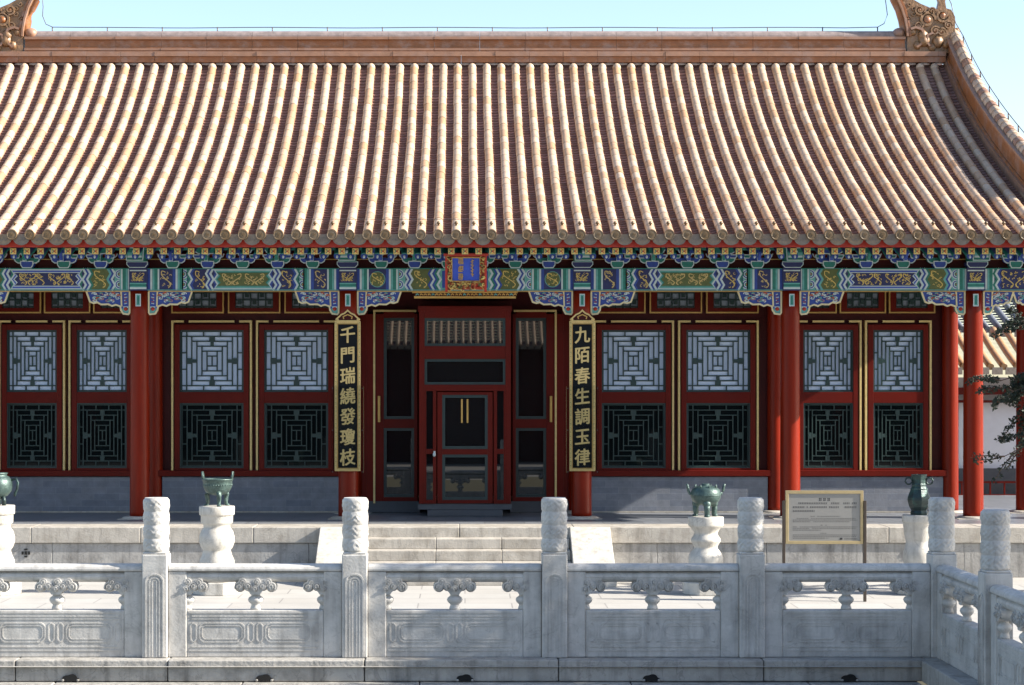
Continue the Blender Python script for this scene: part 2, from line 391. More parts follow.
def panel_mesh(W, carving=True):
    hw = W/2; g = MB(); st = .185
    g.prismx([(-.088,.925),(.088,.925),(.088,.95),(.078,.972),(.055,.990),(.02,.998),(-.02,.998),(-.055,.990),(-.078,.972),(-.088,.95)], -hw, hw, MARBLE)   # rounded top rail
    g.box(-hw, -hw+st, -.078, .078, .06, .923, MARBLE); g.box(hw-st, hw, -.078, .078, .06, .923, MARBLE)
    g.box(-hw+st, hw-st, -.070, .070, .06, .533, MARBLE)
    pr = [(.072*math.cos(a)*1.0, .868+.057*math.sin(a)) for a in [2*PI*i/14 for i in range(14)]]
    g.prismx(pr, -hw+st-.01, hw-st+.01, MARBLE)
    body = g.build('body', mesh_only=True)
    v = MB(); vase(v, 0); vm = v.build('cloud_vase', mesh_only=True)
    v = MB(); vase(v, 0, 1); vr = v.build('half_vase', mesh_only=True)
    v = MB(); vase(v, 0, -1); vl = v.build('half_vase', mesh_only=True)
    c = MB(); a0, a1 = -hw+st+.02, hw-st-.02; y0, y1 = -.0755, -.0695
    def rr(x0, x1, z0, z1, wd, ch):
        c.ribbon([(x0+ch, z0), (x1-ch, z0), (x1-ch*.4, z0+ch*.4), (x1, z0+ch), (x1, z1-ch), (x1-ch*.4, z1-ch*.4), (x1-ch, z1), (x0+ch, z1), (x0+ch*.4, z1-ch*.4), (x0, z1-ch), (x0, z0+ch), (x0+ch*.4, z0+ch*.4)], wd, y0, y1, MARBLE, True)
    c.ribbon([(a0, .508), (a1, .508)], .014, y0, y1, MARBLE); c.ribbon([(a0+.03, .475), (a1-.03, .475)], .016, y0, y1, MARBLE)
    c.ribbon([(a0+.03, .445), (a1-.03, .445)], .010, y0, y1, MARBLE)
    c.ribbon([(a0, .13), (a1, .13)], .014, y0, y1, MARBLE); c.ribbon([(a0+.03, .165), (a1-.03, .165)], .010, y0, y1, MARBLE)
    Wc = a1-a0; nb = .075
    big = (Wc-4*nb-.10)/2
    x = a0+.01
    for kind in ('n', 'b', 'n', 'n', 'b', 'n'):
        wdt = nb if kind == 'n' else big
        rr(x+.008, x+wdt-.008, .215, .405, .013, .03 if kind == 'n' else .045)
        if kind == 'b': rr(x+.033, x+wdt-.033, .242, .378, .007, .03)
        x += wdt+.016
    cv = c.build('carved_relief', mesh_only=True)
    return body, vm, vr, vl, cv, hw-st
PMS = {}
def make_panel(x, y, W, label, rotz=0):
    key = round(W, 2)
    if key not in PMS: PMS[key] = panel_mesh(W)
    body, vm, vr, vl, cv, e = PMS[key]
    t = thing('marble_balustrade', label, 'balustrade', (x, y, 0), rotz, 'pierced marble panels of the pool balustrade')
    put('body', body, t, .01); put('carved_relief', cv, t); put('cloud_vase', vm, t)
    put('half_vase', vr, t, loc=(-e-.005, 0, 0)); put('half_vase', vl, t, loc=(e+.005, 0, 0))
    return t
BY = 20.2
PXS = [-5.12, -3.117, -1.108, .901, 2.885, 4.813]
plabels = ['marble post at the far left end of the pool balustrade, out of the frame',
 'sunlit marble post with carved cap before the red column left of centre, leftmost in view',
 'marble post in line with the left sloping side of the steps',
 'marble post in line with the right sloping side of the steps',
 'dappled shaded marble post between the round censer and the notice board',
 'corner marble post where the balustrade turns towards the viewer']
for i, x in enumerate(PXS): make_post(x, BY, plabels[i], 0, i)
glabels = ['warm-toned pierced marble panel cut by the left edge of the photo',
 'pierced marble panel in front of the open three-legged bronze bowl',
 'pierced marble panel in front of the middle of the steps',
 'pierced marble panel in front of the round bronze censer',
 'bluish shaded marble panel below the notice board, ending at the corner post']
for i in range(5):
    a, b = PXS[i]+.1275, PXS[i+1]-.1275; make_panel((a+b)/2, BY, b-a, glabels[i])
yy = BY
for i in range(3):
    y2 = yy-2.05
    make_post(4.813, y2, ['nearest marble post at the right edge, taller in the photo than the corner post', 'first post out of frame on the side run of the balustrade', 'second post out of frame on the side run of the balustrade'][i], -PI/2, i+1)
    make_panel(4.813, (yy+y2)/2, 2.05-.255, ['side marble panel running from the corner post towards the viewer', 'side marble panel cut by the right edge of the photo', 'side marble panel nearest the viewer, out of the frame'][i], -PI/2)
    yy = y2

# ------------------------------------------------------------ stone terrace and steps
CX = 0.0; FZ = .74; TF = 29.3                      # hall axis, terrace floor height, terrace front
tr = thing('stone_terrace', 'pale stone terrace with broad coping and central steps under the hall', 'terrace', (CX, TF, 0))
g = MB()                                            # local coordinates from here: x - CX, y - TF
x = -13.0; rnd = random.Random(11)
while x < 13:
    L = min(rnd.uniform(1.3, 1.9), 13-x)
    g.box(x+.0015, x+L-.0015, 0, .75, FZ-.235, FZ, TERRACE); x += L
g.build('coping', tr, .012)
g = MB(); x = -13.0
while x < 13:
    L = min(rnd.uniform(1.1, 1.7), 13-x)
    g.box(x+.0015, x+L-.0015, .035, .5, .0, FZ-.238, TERRACE_W); x += L
g.build('terrace_wall', tr, .008)
g = MB(); g.box(-13, 13, .75, 9, 0, FZ-.004, FLOOR); g.build('terrace_floor', tr)
for i in range(4):
    g = MB(); zt = FZ-.148*(i+1); yf = -.30*(i+1)
    x = -1.52
    for L in (1.1, .95, .99):
        g.box(x+.002, x+L-.002, yf, yf+.34, zt-.148, zt, TERRACE); x += L
    g.build('step', tr, .01)
for s in (-1, 1):
    g = MB(); a, b = (1.53, 2.12) if s > 0 else (-2.12, -1.53)
    pts = [(.02, FZ+.004), (.02, 0), (-1.42, 0), (-1.42, .10), (-.06, FZ+.004)]
    g.prismx(pts, a, b, MARBLE_B); g.build('sloping_stone', tr, .01)
for vx in (-6.44, -3.6, 3.6, 6.5):
    g = MB()
    for (dx, dz, w_, h_) in ((0,0,.022,.03),(-.048,0,.016,.028),(.048,0,.016,.028),(0,.052,.028,.014),(0,-.052,.028,.014)):
        g.box(vx+dx-w_/2*1.6, vx+dx+w_/2*1.6, .02, .06, .36+dz-h_/2*1.6, .36+dz+h_/2*1.6, DARK)
    g.build('vent_hole', tr)

# ------------------------------------------------------------ the hall
HY = 31.4; WY = 32.9                                # front colonnade, window wall
hall = thing('palace_hall', 'red columned Chinese hall with painted beams and a glazed ochre tile roof', 'palace hall', (CX, HY, FZ))
F = -FZ + CZ                                        # camera height above floor
def zz(r): return r+F                               # z relative to camera -> z above floor (local)
cols = [-9.2, -7.98, -5.105, -1.83, 1.83, 5.105, 7.98, 9.2]
BT, BB = zz(1.906), zz(1.555)                       # painted beam top / bottom
# columns
def column_mesh(r0, r1, h):
    g = MB(); prof = [(r0*1.0, 0.03), (r0, .1)]
    for i in range(1, 11): prof.append((r0+(r1-r0)*i/10, .1+(h-.1)*i/10))
    g.lathe(prof, (0, 0, 0), 32, REDC); return g.build('column', mesh_only=True)
def base_mesh():
    g = MB(); g.lathe([(.27, -.002), (.27, .012), (.225, .032), (.20, .036)], (0, 0, 0), 32, TERRACE); g.box(-.3, .3, -.3, .3, -.004, .004, TERRACE)
    return g.build('column_base', mesh_only=True)
CM = column_mesh(.158, .146, BB-.0); CM2 = column_mesh(.135, .125, BT); CB = base_mesh()
for x in cols:
    c = put('column', CM, hall, loc=(x, 0, 0)); put('column_base', CB, c)
    t = MB(); t.rect(-.034, .034, BB-.24, BB-.06, -.160, GRNL); t.rect(-.014, .014, BB-.215, BB-.085, -.163, GRN)
    t.ribbon([(-.034, BB-.06), (.034, BB-.06), (.034, BB-.24), (-.034, BB-.24)], .013, -.167, -.150, WHI, True)
    t.build('number_tag', c)
    c = put('column', CM2, hall, loc=(x, 1.5, 0)); put('column_base', CB, c)
for s in (-1, 1):                                   # rear corner columns of the side corridor already stand at x = +-9.2
    pass

# ---- wall shell
S_ = 60.79
def wz(py): return zz((390-py)/S_)
g = MB()
g.box(-7.98, -1.75, 1.56, 1.66, wz(477), BT+.1, REDD); g.box(1.75, 7.98, 1.56, 1.66, wz(477), BT+.1, REDD)
g.box(-1.75, 1.75, 1.56, 1.66, wz(312), BT+.1, REDD)
g.box(-8.03, -7.93, 1.6, 6.6, 0, BT+.1, REDD); g.box(7.93, 8.03, 1.6, 6.6, 0, BT+.1, REDD); g.box(-8.03, 8.03, 6.6, 6.7, 0, BT+.1, REDD)
g.build('wall', hall)
g = MB(); g.box(-9.6, 9.6, -1.0, 7.6, BT+.31, BT+.34, DARK); g.build('ceiling', hall)  # near-black plane put in to block light above the corridor
for (a, b) in ((-7.85, -5.24), (-4.97, -1.97), (1.97, 4.97), (5.24, 7.85)):
    g = MB(); g.box(a, b, 1.43, 1.60, .02, wz(476.5), BRICKW)
    g.box(a+.0, a+.03, 1.425, 1.44, .02, wz(477), BRICKW)
    d = g.build('dado', hall, .006)
    g = MB(); g.box(a-.06, b+.06, 1.38, 1.60, wz(476), wz(470), RED); g.build('sill', d, .008)
    g = MB(); g.box(a-.04, b+.04, 1.41, 1.46, 0, .02, TERRACE); g.build('plinth', d)

# ---- lattice windows
def lattice_pts(W, H, bw, d0, d1, m, g, x0, z0):
    ux, uz = W/12, H/12
    def vb(k, a, b): g.box(x0+k*ux-bw/2, x0+k*ux+bw/2, d0, d1, z0+a*uz, z0+b*uz, m)
    def hb(k, a, b): g.box(x0+a*ux, x0+b*ux, d0+.003, d1-.001, z0+k*uz-bw/2, z0+k*uz+bw/2, m)
    for k in (0, 12): vb(k, 0, 12); hb(k, 0, 12)
    vb(1, 0, 12); vb(11, 0, 12); hb(1, 0, 12); hb(11, 0, 12)
    for k in (2, 3, 4, 5):
        vb(k, k-1, 13-k); vb(12-k, k-1, 13-k); hb(k, k, 12-k); hb(12-k, k, 12-k)
    vb(6, 5, 7)
    for k in (4.33, 7.67):
        for q in (0, 11): vb(k, q, q+1); hb(k, q, q+1)
    for s in (0, 1):
        def fz(a, b): return (a, b) if s == 0 else (12-b, 12-a)
        a, b = fz(1, 2); g.box(x0+(6-.55)*ux, x0+(6+.55)*ux, d0+.001, d1, z0+a*uz, z0+b*uz, m)
        a, b = fz(2, 3); g.box(x0+(6-.32)*ux, x0+(6+.32)*ux, d0+.001, d1, z0+a*uz, z0+b*uz, m)
        a, b = fz(1, 2); g.box(x0+a*ux, x0+b*ux, d0+.001, d1, z0+(6-.6)*uz, z0+(6+.6)*uz, m)
        a, b = fz(2, 3); g.box(x0+a*ux, x0+b*ux, d0+.001, d1, z0+(6-.35)*uz, z0+(6+.35)*uz, m)
Z1, Z2, Z3, Z4 = wz(468), wz(403), wz(392), wz(330)
def window_meshes(W):
    out = {}
    fw = .085
    g = MB(); hw = W/2; o = hw+fw                    # frame with three rails
    g.box(-o, -hw, 1.445, 1.56, wz(470), Z4+.09, RED); g.box(hw, o, 1.445, 1.56, wz(470), Z4+.09, RED)
    for (a, b) in ((wz(470), Z1), (Z2, Z3), (Z4, Z4+.09)): g.box(-hw, hw, 1.448, 1.56, a, b, RED)
    out['frame'] = g.build('window', mesh_only=True)
    for nm, a, b, pm, lm in (('paper', Z3, Z4, PAPER, LATT), ('pane', Z1, Z2, GLASSD, LATT2)):
        g = MB(); g.box(-hw, hw, 1.535, 1.545, a, b, pm); out[nm] = g.build(nm, mesh_only=True)
        g = MB(); i = .014 if nm == 'paper' else .022
        g.ribbon([(-hw+i/2, a+i/2), (hw-i/2, a+i/2), (hw-i/2, b-i/2), (-hw+i/2, b-i/2)], i, 1.47, 1.54, TEAL, True)
        lattice_pts(2*hw-2*i-.02, b-a-2*i-.02, .020 if nm == 'paper' else .016, 1.505, 1.532, lm, g, -hw+i+.01, a+i+.01)
        out['l'+nm] = g.build('lattice', mesh_only=True)
    g = MB(); gx = hw+fw+.035; zt = wz(321.5)
    g.ribbon([(-gx, wz(470)), (-gx, zt), (-gx+.19, zt)], .032, 1.44, 1.56, GOLDL)
    g.ribbon([(-gx+.27, zt), (gx-.27, zt)], .032, 1.44, 1.56, GOLDL)
    g.ribbon([(gx-.19, zt), (gx, zt), (gx, wz(470))], .032, 1.44, 1.56, GOLDL)
    out['gold'] = g.build('gold_trim', mesh_only=True)
    return out
WMS = {'a': window_meshes(1.05), 'b': window_meshes(.82)}
def window(x, kind, W):
    ms = WMS[kind]
    f = put('window', ms['frame'], hall, .004, loc=(x, 0, 0))
    put('paper_pane', ms['paper'], f); put('lattice', ms['lpaper'], f); put('glass_pane', ms['pane'], f); put('lattice', ms['lpane'], f); put('gold_trim', ms['gold'], f)
for bc, kind, W, sep in ((-3.4675, 'a', 1.05, .695), (3.4675, 'a', 1.05, .695), (-6.5425, 'b', .82, .575), (6.5425, 'b', .82, .575)):
    for s in (-1, 1): window(bc+s*sep, kind, W)
def transom_mesh(W):
    g = MB(); hw = W/2; a, b = wz(308), wz(290)
    g.box(-hw-.1, hw+.1, 1.49, 1.57, a-.075, a, RED); g.box(-hw-.1, -hw, 1.49, 1.57, a, b+.22, RED); g.box(hw, hw+.1, 1.49, 1.57, a, b+.22, RED)
    fr = g.build('transom_window', mesh_only=True)
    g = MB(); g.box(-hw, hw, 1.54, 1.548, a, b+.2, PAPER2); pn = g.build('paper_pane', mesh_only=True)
    g = MB(); n = 5
    for i in range(n+1): x = -hw+W*i/n; g.box(x-.011, x+.011, 1.51, 1.54, a, b+.2, LATT)
    for i in range(4):
        z = a+.02+i*.115; g.box(-hw, hw, 1.512, 1.539, z-.011, z+.011, LATT)
    for i in range(3):
        for j in range(n):
            if (i+j) % 2 == 0: g.box(-hw+W*(j+.5)/n-.03, -hw+W*(j+.5)/n+.03, 1.508, 1.538, a+.02+i*.115+.04, a+.02+i*.115+.115, LATT)
    lt = g.build('lattice', mesh_only=True)
    g = MB(); g.ribbon([(-hw-.11, b+.2), (-hw-.11, a-.075), (hw+.11, a-.075), (hw+.11, b+.2)], .022, 1.48, 1.56, GOLD)
    gd = g.build('gold_trim', mesh_only=True); return fr, pn, lt, gd
for bcs, W, pitch in (((-3.4675, 3.4675), .62, .93), ((-6.5425, 6.5425), .52, .81)):
    ms = transom_mesh(W)
    for bc in bcs:
        for k in (-1, 0, 1):
            f = put('transom_window', ms[0], hall, loc=(bc+k*pitch, 0, 0))
            for nm, me in zip(('paper_pane', 'lattice', 'gold_trim'), ms[1:]): put(nm, me, f)

# ---- central bay: side lights and projecting glazed porch
def glazed(g, x0, x1, z0, z1, y, fr=.03, m=TEAL):
    g.ribbon([(x0+fr/2, z0+fr/2), (x1-fr/2, z0+fr/2), (x1-fr/2, z1-fr/2), (x0+fr/2, z1-fr/2)], fr, y-.02, y+.05, m, True)
for s in (-1, 1):
    def X(a): return s*a
    g = MB(); a0, a1 = sorted((s*.78, s*1.62))
    i0, i1 = sorted((s*.835, s*1.335))
    g.box(a0, i0, 1.45, 1.56, wz(501), wz(314), RED); g.box(i1, a1, 1.45, 1.56, wz(501), wz(314), RED)
    for (a, b) in ((wz(501), wz(497)), (wz(428), wz(419)), (wz(318), wz(311))): g.box(i0, i1, 1.452, 1.56, a, b, RED)
    sl_ = g.build('side_light', hall, .004)
    for (a, b) in ((wz(497), wz(428)), (wz(419), wz(318))):
        g = MB(); glazed(g, i0, i1, a, b, 1.49, .045); g.build('teal_frame', sl_)
        g = MB(); g.box(i0, i1, 1.53, 1.54, a, b, GLASSP); g.build('glass_pane', sl_)
    g = MB(); zt = wz(311); xx = s*1.49
    g.ribbon([(s*.80, zt), (xx, zt), (xx, wz(503))], .032, 1.43, 1.56, GOLDL); g.build('gold_trim', sl_)
    g = MB(); g.box(min(s*1.39, s*1.43), max(s*1.39, s*1.43), 1.41, 1.46, wz(422), wz(396), GOLD); g.build('gold_hinge', sl_, .004)
    g = MB(); g.box(min(s*.74, s*1.75), max(s*.74, s*1.75), 1.46, 1.66, 0, wz(501), DARKG); g.build('stone_threshold', hall, .006)
    g = MB(); g.box(min(s*1.60, s*1.76), max(s*1.60, s*1.76), 1.47, 1.62, 0, BT, RED); g.build('door_jamb', hall, .004)
VS = 62.7; VY = .5                                  # porch front plane
def vx(px): return (px-464.7)/VS
def vz(py): return zz((390-py)/VS)
g = MB()
for s in (-1, 1):
    g.box(min(vx(464.7+s*40.5), vx(464.7+s*46)), max(vx(464.7+s*40.5), vx(464.7+s*46)), VY, VY+.1, vz(503.7), vz(311), RED)
    g.box(min(s*.70, s*.73), max(s*.70, s*.73), VY+.1, 1.5, vz(503.7), vz(311), RED)
for (a, b) in ((318, 311), (359, 346), (391, 384.6)): g.box(vx(424.2), vx(505.2), VY+.002, VY+.1, vz(b if b > a else a), vz(min(a, b)), RED)
g.box(-.75, .75, VY, 1.5, vz(311), vz(306), RED)
g.box(-.75, .75, 1.1, 1.5, vz(306), vz(299), REDD)
for s in (-1, 1):
    for (p, q) in ((432.6, 436), (424.2, 426)):
        a, b = sorted((s*(464.7-p)/VS*-1, s*(464.7-q)/VS*-1)); g.box(a, b, VY+.004, VY+.1, vz(503.7), vz(391), RED)
    a, b = sorted((s*(464.7-426)/VS, s*(464.7-432.6)/VS)); g.box(a, b, VY+.006, VY+.1, vz(503.7), vz(500), RED); g.box(a, b, VY+.006, VY+.1, vz(454), vz(449), RED)
porch = g.build('glazed_porch', hall, .004)
for (x0, x1, y0, y1) in ((424.2, 505.2, 346, 318), (424.2, 505.2, 384.6, 359)):
    g = MB(); glazed(g, vx(x0), vx(x1), vz(y0), vz(y1), VY+.05, .04); g.build('teal_frame', porch)
    g = MB(); g.box(vx(x0), vx(x1), VY+.08, VY+.09, vz(y0), vz(y1), GLASSP); g.build('glass_pane', porch)
for s in (-1, 1):
    a, b = sorted((s*(464.7-426)/VS, s*(464.7-432.6)/VS)); g = MB(); g.box(a, b, VY+.08, VY+.09, vz(503), vz(391), GLASSP); g.build('glass_pane', porch)
g = MB(); d0, d1 = vx(437), vx(492.4)
i0, i1 = vx(442), vx(487.4)
g.box(d0, i0, VY+.01, VY+.07, vz(503.5), vz(392), RED); g.box(i1, d1, VY+.01, VY+.07, vz(503.5), vz(392), RED)
for (a, b) in ((503.5, 500), (454.6, 449), (395, 392)): g.box(i0, i1, VY+.012, VY+.07, vz(a), vz(b), RED)
door = g.build('door', hall, .004)
for (a, b) in ((500, 454.6), (449, 395)):
    g = MB(); glazed(g, i0, i1, vz(a), vz(b), VY+.03, .045); g.build('teal_frame', door)
    g = MB(); g.box(i0, i1, VY+.05, VY+.06, vz(a), vz(b), GLASSP); g.build('glass_pane', door)
for s in (-1, 1):
    g = MB(); x = s*.045-.005; g.box(x-.014, x+.014, VY+.025, VY+.05, vz(423), vz(399), GOLD); g.build('gold_hinge', door, .005)
g = MB(); g.box(vx(433.3), vx(435.2), VY-.05, VY+.02, vz(455), vz(451), WHI); g.ball((vx(434), VY-.04, vz(454.5)), .025, .025, .035, WHI); g.build('handle', door)
g = MB(); g.box(-.60, .60, VY-.02, 1.5, .0, .10, DARKG); g.box(-.75, .75, VY+.03, 1.5, .10, vz(503.7), DARKG); g.build('stone_threshold', hall, .006)
g = MB()                                            # gilt ledge under the plaque
g.box(-.80, .80, 0.02, .14, vz(299)-.01, vz(297)-.01, GOLD); g.box(-.83, .83, -.02, .14, vz(294.5), vz(292), GOLD)
g.box(-.80, .80, .03, .12, vz(297)-.008, vz(294.5)-.001, REDD)
rnd = random.Random(3)
for i in range(26):
    x = -.77+i*.0615; g.ribbon([(x+rnd.uniform(-.01, .01), vz(296.8)), (x+.02, vz(295)), (x+.045, vz(296.6))], .014, .018, .03, GOLD if i % 4 else GRNL)
g.build('gilt_ledge', hall)

# ---- painted beams
def squiggle(g, cx, cz, w_, h_, m, rnd, y0, y1, n=2, wd=.016):
    """scrolling dragon-like gold line work filling a w x h box"""
    nk = max(1, round(w_/(h_*.8))); wd *= .8
    for k in range(nk):                              # one S-scroll with curled ends per repeat, mirrored
        c = cx-w_/2+w_*(k+.5)/nk; sx = 1 if k % 2 else -1; ww = w_/nk*.46; hh = h_*.46; pts = []
        for i in range(34):
            t = i/33*2-1; q = abs(t)**1.0
            cur = max(0, (q-.45)/.55)
            u = math.sin(t*PI*.75)*(1-.55*cur)+.25*cur*math.cos(t*9); v = t*(1-.0*q)*1.25 if q < .5 else math.copysign(.62+.38*math.sin((q-.5)*PI*1.6), t)
            pts.append((c+sx*ww*u, cz+hh*v))
        g.ribbon(pts, wd, y0-.0004, y1, m)
    for k in range(int(15*nk)):
        x = cx+rnd.uniform(-.45, .45)*w_; z = cz+rnd.uniform(-.42, .42)*h_; a = rnd.uniform(0, 6); r = rnd.uniform(.010, .022)
        g.ribbon([(x+r*math.cos(a+q)*(1-.1*q), z+r*math.sin(a+q)*(1-.1*q)) for q in (0, .8, 1.6, 2.4, 3.2, 4.0)], wd*.55, y0-.001-.0001*k, y1, m)
def beam(xa, xb, kind, seed):
    g = MB(); rnd = random.Random(seed); W = xb-xa; H = BT-BB; mid = (xa+xb)/2
    g.box(xa, xb, -.13, .13, BB, BT, BLUD)
    y = [-.132]
    def R(u0, u1, m, v0=0., v1=1., lay=1):
        for s in (-1, 1):
            a, b = sorted((mid+s*(W/2-u0), mid+s*(W/2-u1)))
            g.rect(a, b, BB+v0*H, BB+v1*H, -.13-.0015*lay, m)
    def ZG(u, wd, m, amp=.03, lay=3, flip=1):
        for s in (-1, 1):
            pts = []
            for j, off in enumerate((1, -1, 1, -1, 1)):
                pts.append((mid+s*(W/2-u-off*amp*flip*.5), BB+H*j/4))
            g.ribbon(pts, wd, -.13-.0015*lay, -.129, m)
    def SQ(u0, u1, m, lay, n=1, hh=.8):
        for s in (-1, 1): squiggle(g, mid+s*(W/2-(u0+u1)/2), BB+H/2, (u1-u0)*.85, H*hh, m, rnd, -.13-.0015*lay, -.129, n)
    def stripes(u):
        R(u, u+.045, BLU); R(u+.045, u+.075, WHI); R(u+.078, u+.108, GRNL); R(u+.108, u+.16, GRN); R(u+.16, u+.185, WHI)
        return u+.185
    def flowers(u, wd):
        R(u, u+wd, GRNL)
        for j in range(2):
            for s in (-1, 1):
                c = (mid+s*(W/2-u-.02), BB+H*(.27+.46*j)); 
                for rr, m, ly in ((.075, WHI, 2), (.062, BLU, 3), (.045, WHI, 4), (.032, GRN, 5), (.015, ORA, 6)):
                    a0, a1 = (-PI/2, PI/2) if s < 0 else (PI/2, 3*PI/2)
                    g.flat([(c[0]+rr*math.cos(a0+(a1-a0)*q/8), c[1]+rr*math.sin(a0+(a1-a0)*q/8)) for q in range(9)], -.13-.0015*ly, m)
        return u+wd
    def zigs(u, cols):
        for i, m in enumerate(cols): ZG(u+.018+.034*i, .031, m, .05, 3+i*.2)
        return u+.034*len(cols)
    if kind == 'mid':
        u = stripes(.0); R(u, u+.27, BLUD)
        for s in (-1, 1):
            c = (mid+s*(W/2-u-.135), BB+H/2)
            g.flat([(c[0]+.125*math.cos(a*PI/12), c[1]+.125*math.sin(a*PI/12)) for a in range(24)], -.1325, GRNL)
            g.flat([(c[0]+.115*math.cos(a*PI/12), c[1]+.115*math.sin(a*PI/12)) for a in range(24)], -.134, OLI)
            squiggle(g, c[0], c[1], .2, .2, YEL, rnd, -.1365, -.129, 2)
        u += .27; u = stripes(u); u = flowers(u, .12); u = zigs(u, (WHI, BLU, WHI))
        R(u-.03, u+.30, OLI); SQ(u, u+.27, YEL, 4, 2); u += .27
        u = zigs(u, (BLU, WHI, BLU, GRN, WHI))
        R(u-.03, W/2, GRNL, 0, 1, 1); R(u+.03, W/2, BLU, .12, .88, 2)
    elif kind == 'long':
        u = stripes(.0); R(u, u+.21, BLUD); SQ(u, u+.21, GOLDL, 4, 2); u += .21
        u = stripes(u)-.04; u = flowers(u, .08); u = zigs(u, (GRN, WHI, BLU))
        R(u-.03, u+.22, PUR if seed % 2 else BLUD, 0, 1); SQ(u, u+.2, YEL, 4, 2); u += .2
        u = zigs(u, (WHI, BLU, WHI)); u0 = u
    elif kind == 'end':
        u = stripes(-.05); u = flowers(u, .10); u = zigs(u, (WHI, BLU, GRNL))
        R(u-.03, u+.28, OLI); SQ(u, u+.25, YEL, 4, 2); u += .25
        u = zigs(u, (GRN, WHI, BLU, WHI)); u0 = u
    else:
        u = stripes(-.03); u = zigs(u, (GRN, WHI, BLU)); R(u-.02, W/2, BLUD); squiggle(g, mid, BB+H/2, W-2*u, H*.8, YEL, rnd, -.137, -.129, 3)
    if kind in ('long', 'end'):
        L = W/2-u0
        def carto(e, v, m, lay):
            hw = L-e; hh = H/2-v; cz = BB+H/2; n = .05
            pts = [(mid-hw, cz-hh), (mid+hw, cz-hh), (mid+hw-n, cz-hh*.5), (mid+hw, cz), (mid+hw-n, cz+hh*.5), (mid+hw, cz+hh), (mid-hw, cz+hh), (mid-hw+n, cz+hh*.5), (mid-hw, cz), (mid-hw+n, cz-hh*.5)]
            # split left/right to stay simple polygons
            g.flat([(mid, cz-hh)]+pts[1:6]+[(mid, cz+hh)], -.13-.0015*lay, m); g.flat([(mid, cz+hh)]+pts[6:]+[pts[0]]+[(mid, cz-hh)], -.13-.0015*lay, m)
        carto(-.02, 0, BLU if kind == 'long' else GRN, 1.5); carto(.01, .018, WHI, 2.4); carto(.035, .038, GRNL if kind == 'long' else BLUL, 3.2); carto(.055, .062, GRN if kind == 'long' else WHI, 4); carto(.075, .075, OLI if kind == 'long' else BLUD, 4.8)
        for s in (-1, 1): squiggle(g, mid+s*(L-.1)*.48, BB+H/2, (L-.1)*.86, H*.52, GOLDL if kind == 'long' else YEL, rnd, -.139, -.129, 3, .016)
    g.ribbon([(xa, BB+.008), (xb, BB+.008)], .012, -.145, -.129, GRNL); g.ribbon([(xa, BT-.008), (xb, BT-.008)], .014, -.145, -.129, GRN)
    g.box(xa, xb, -.10, .10, BB-.012, BB-.002, GOLD)
    return g.build('painted_beam', hall)
for i in range(7):
    a, b = cols[i]+.14, cols[i+1]-.14
    beam(a, b, {0: 'short', 1: 'end', 2: 'long', 3: 'mid', 4: 'long', 5: 'end', 6: 'short'}[i], 20+i)
hm = MB(); rnd = random.Random(9)                  # painted heads of the columns
hm.box(-.142, .142, -.165, .12, BB, BT, BLUD); hm.rect(-.125, .125, BB+.06, BB+.10, -.168, GRN); hm.rect(-.13, .13, BB+.02, BB+.05, -.168, WHI)
hm.rect(-.13, .13, BB+.05, BB+.062, -.1685, GRNL); hm.rect(-.13, .13, BB+.10, BB+.118, -.169, GRNL); hm.rect(-.13, .13, BT-.05, BT-.03, -.168, WHI)
hm.rect(-.115, .115, BB+.125, BT-.055, -.1685, BLUD); squiggle(hm, 0, BB+.21, .20, .13, YEL, rnd, -.172, -.164, 2, .012)
hm = hm.build('column_head', mesh_only=True)
for x in cols: put('column_head', hm, hall, loc=(x, 0, 0))

# ---- carved brackets under the beams (one each side of every column)
def brace_mesh(L):
    g = MB(); rnd = random.Random(4)
    out = [(0, 0), (L, 0), (L-.06, -.17)]
    for i in range(7):
        t = (i+1)/8; out.append((L-.06-(L-.22)*t, -.17-.055*math.sin(t*PI*.5)-.014*math.sin(t*PI*6)))
    out += [(.145, -.24), (.135, -.30), (.10, -.355), (.02, -.365), (0, -.34)]
    out = [(x, z+BB-.004) for x, z in out]
    g.prism(out, -.055, .055, GRN, BLU)
    g.ribbon(out, .026, -.068, -.05, CREAM, True)
    g.ribbon([(.135, BB-.01), (.125, BB-.245)], .024, -.067, -.05, CREAM)
    g.rect(.018, .118, BB-.215, BB-.02, -.0565, BLU); g.rect(.012, .13, BB-.35, BB-.27, -.0565, GRNL); g.rect(.02, .128, BB-.272, BB-.245, -.0567, WHI)
    g.ball((.062, -.057, BB-.285), .034, .02, .03, REDE, 10, 6)
    g.ball((.115, -.057, BB-.262), .016, .02, .016, BLUL, 8, 5)
    for k in range(int(44*L/.66)):
        x = rnd.uniform(.17, L-.10); z = BB-rnd.uniform(.035, .165); a = rnd.uniform(0, 6); r = rnd.uniform(.012, .026)
        g.ribbon([(x+r*math.cos(a+q)*(1+.2*q), z+r*.7*math.sin(a+q)) for q in (0, .8, 1.6, 2.4, 3.2, 4)], .012, -.066-.0004*k, -.05, (WHI, WHI, ORA, PUR, WHI, GRNL)[k % 6])
    for k in range(7): g.ribbon([(.05+.02*math.sin(k*2), BB-.05-.024*k), (.085, BB-.06-.024*k)], .011, -.064, -.05, (WHI, ORA)[k % 2])
    for v in range(len(g.v)): pass
    return g.build('carved_bracket', mesh_only=True)
BR = brace_mesh(.68); BRs = brace_mesh(.47)
def mirror_mesh(me, name):
    m2 = me.copy(); m2.name = name
    for v in m2.vertices: v.co.x = -v.co.x
    m2.flip_normals(); return m2
BRm, BRsm = mirror_mesh(BR, 'carved_bracket'), mirror_mesh(BRs, 'carved_bracket')
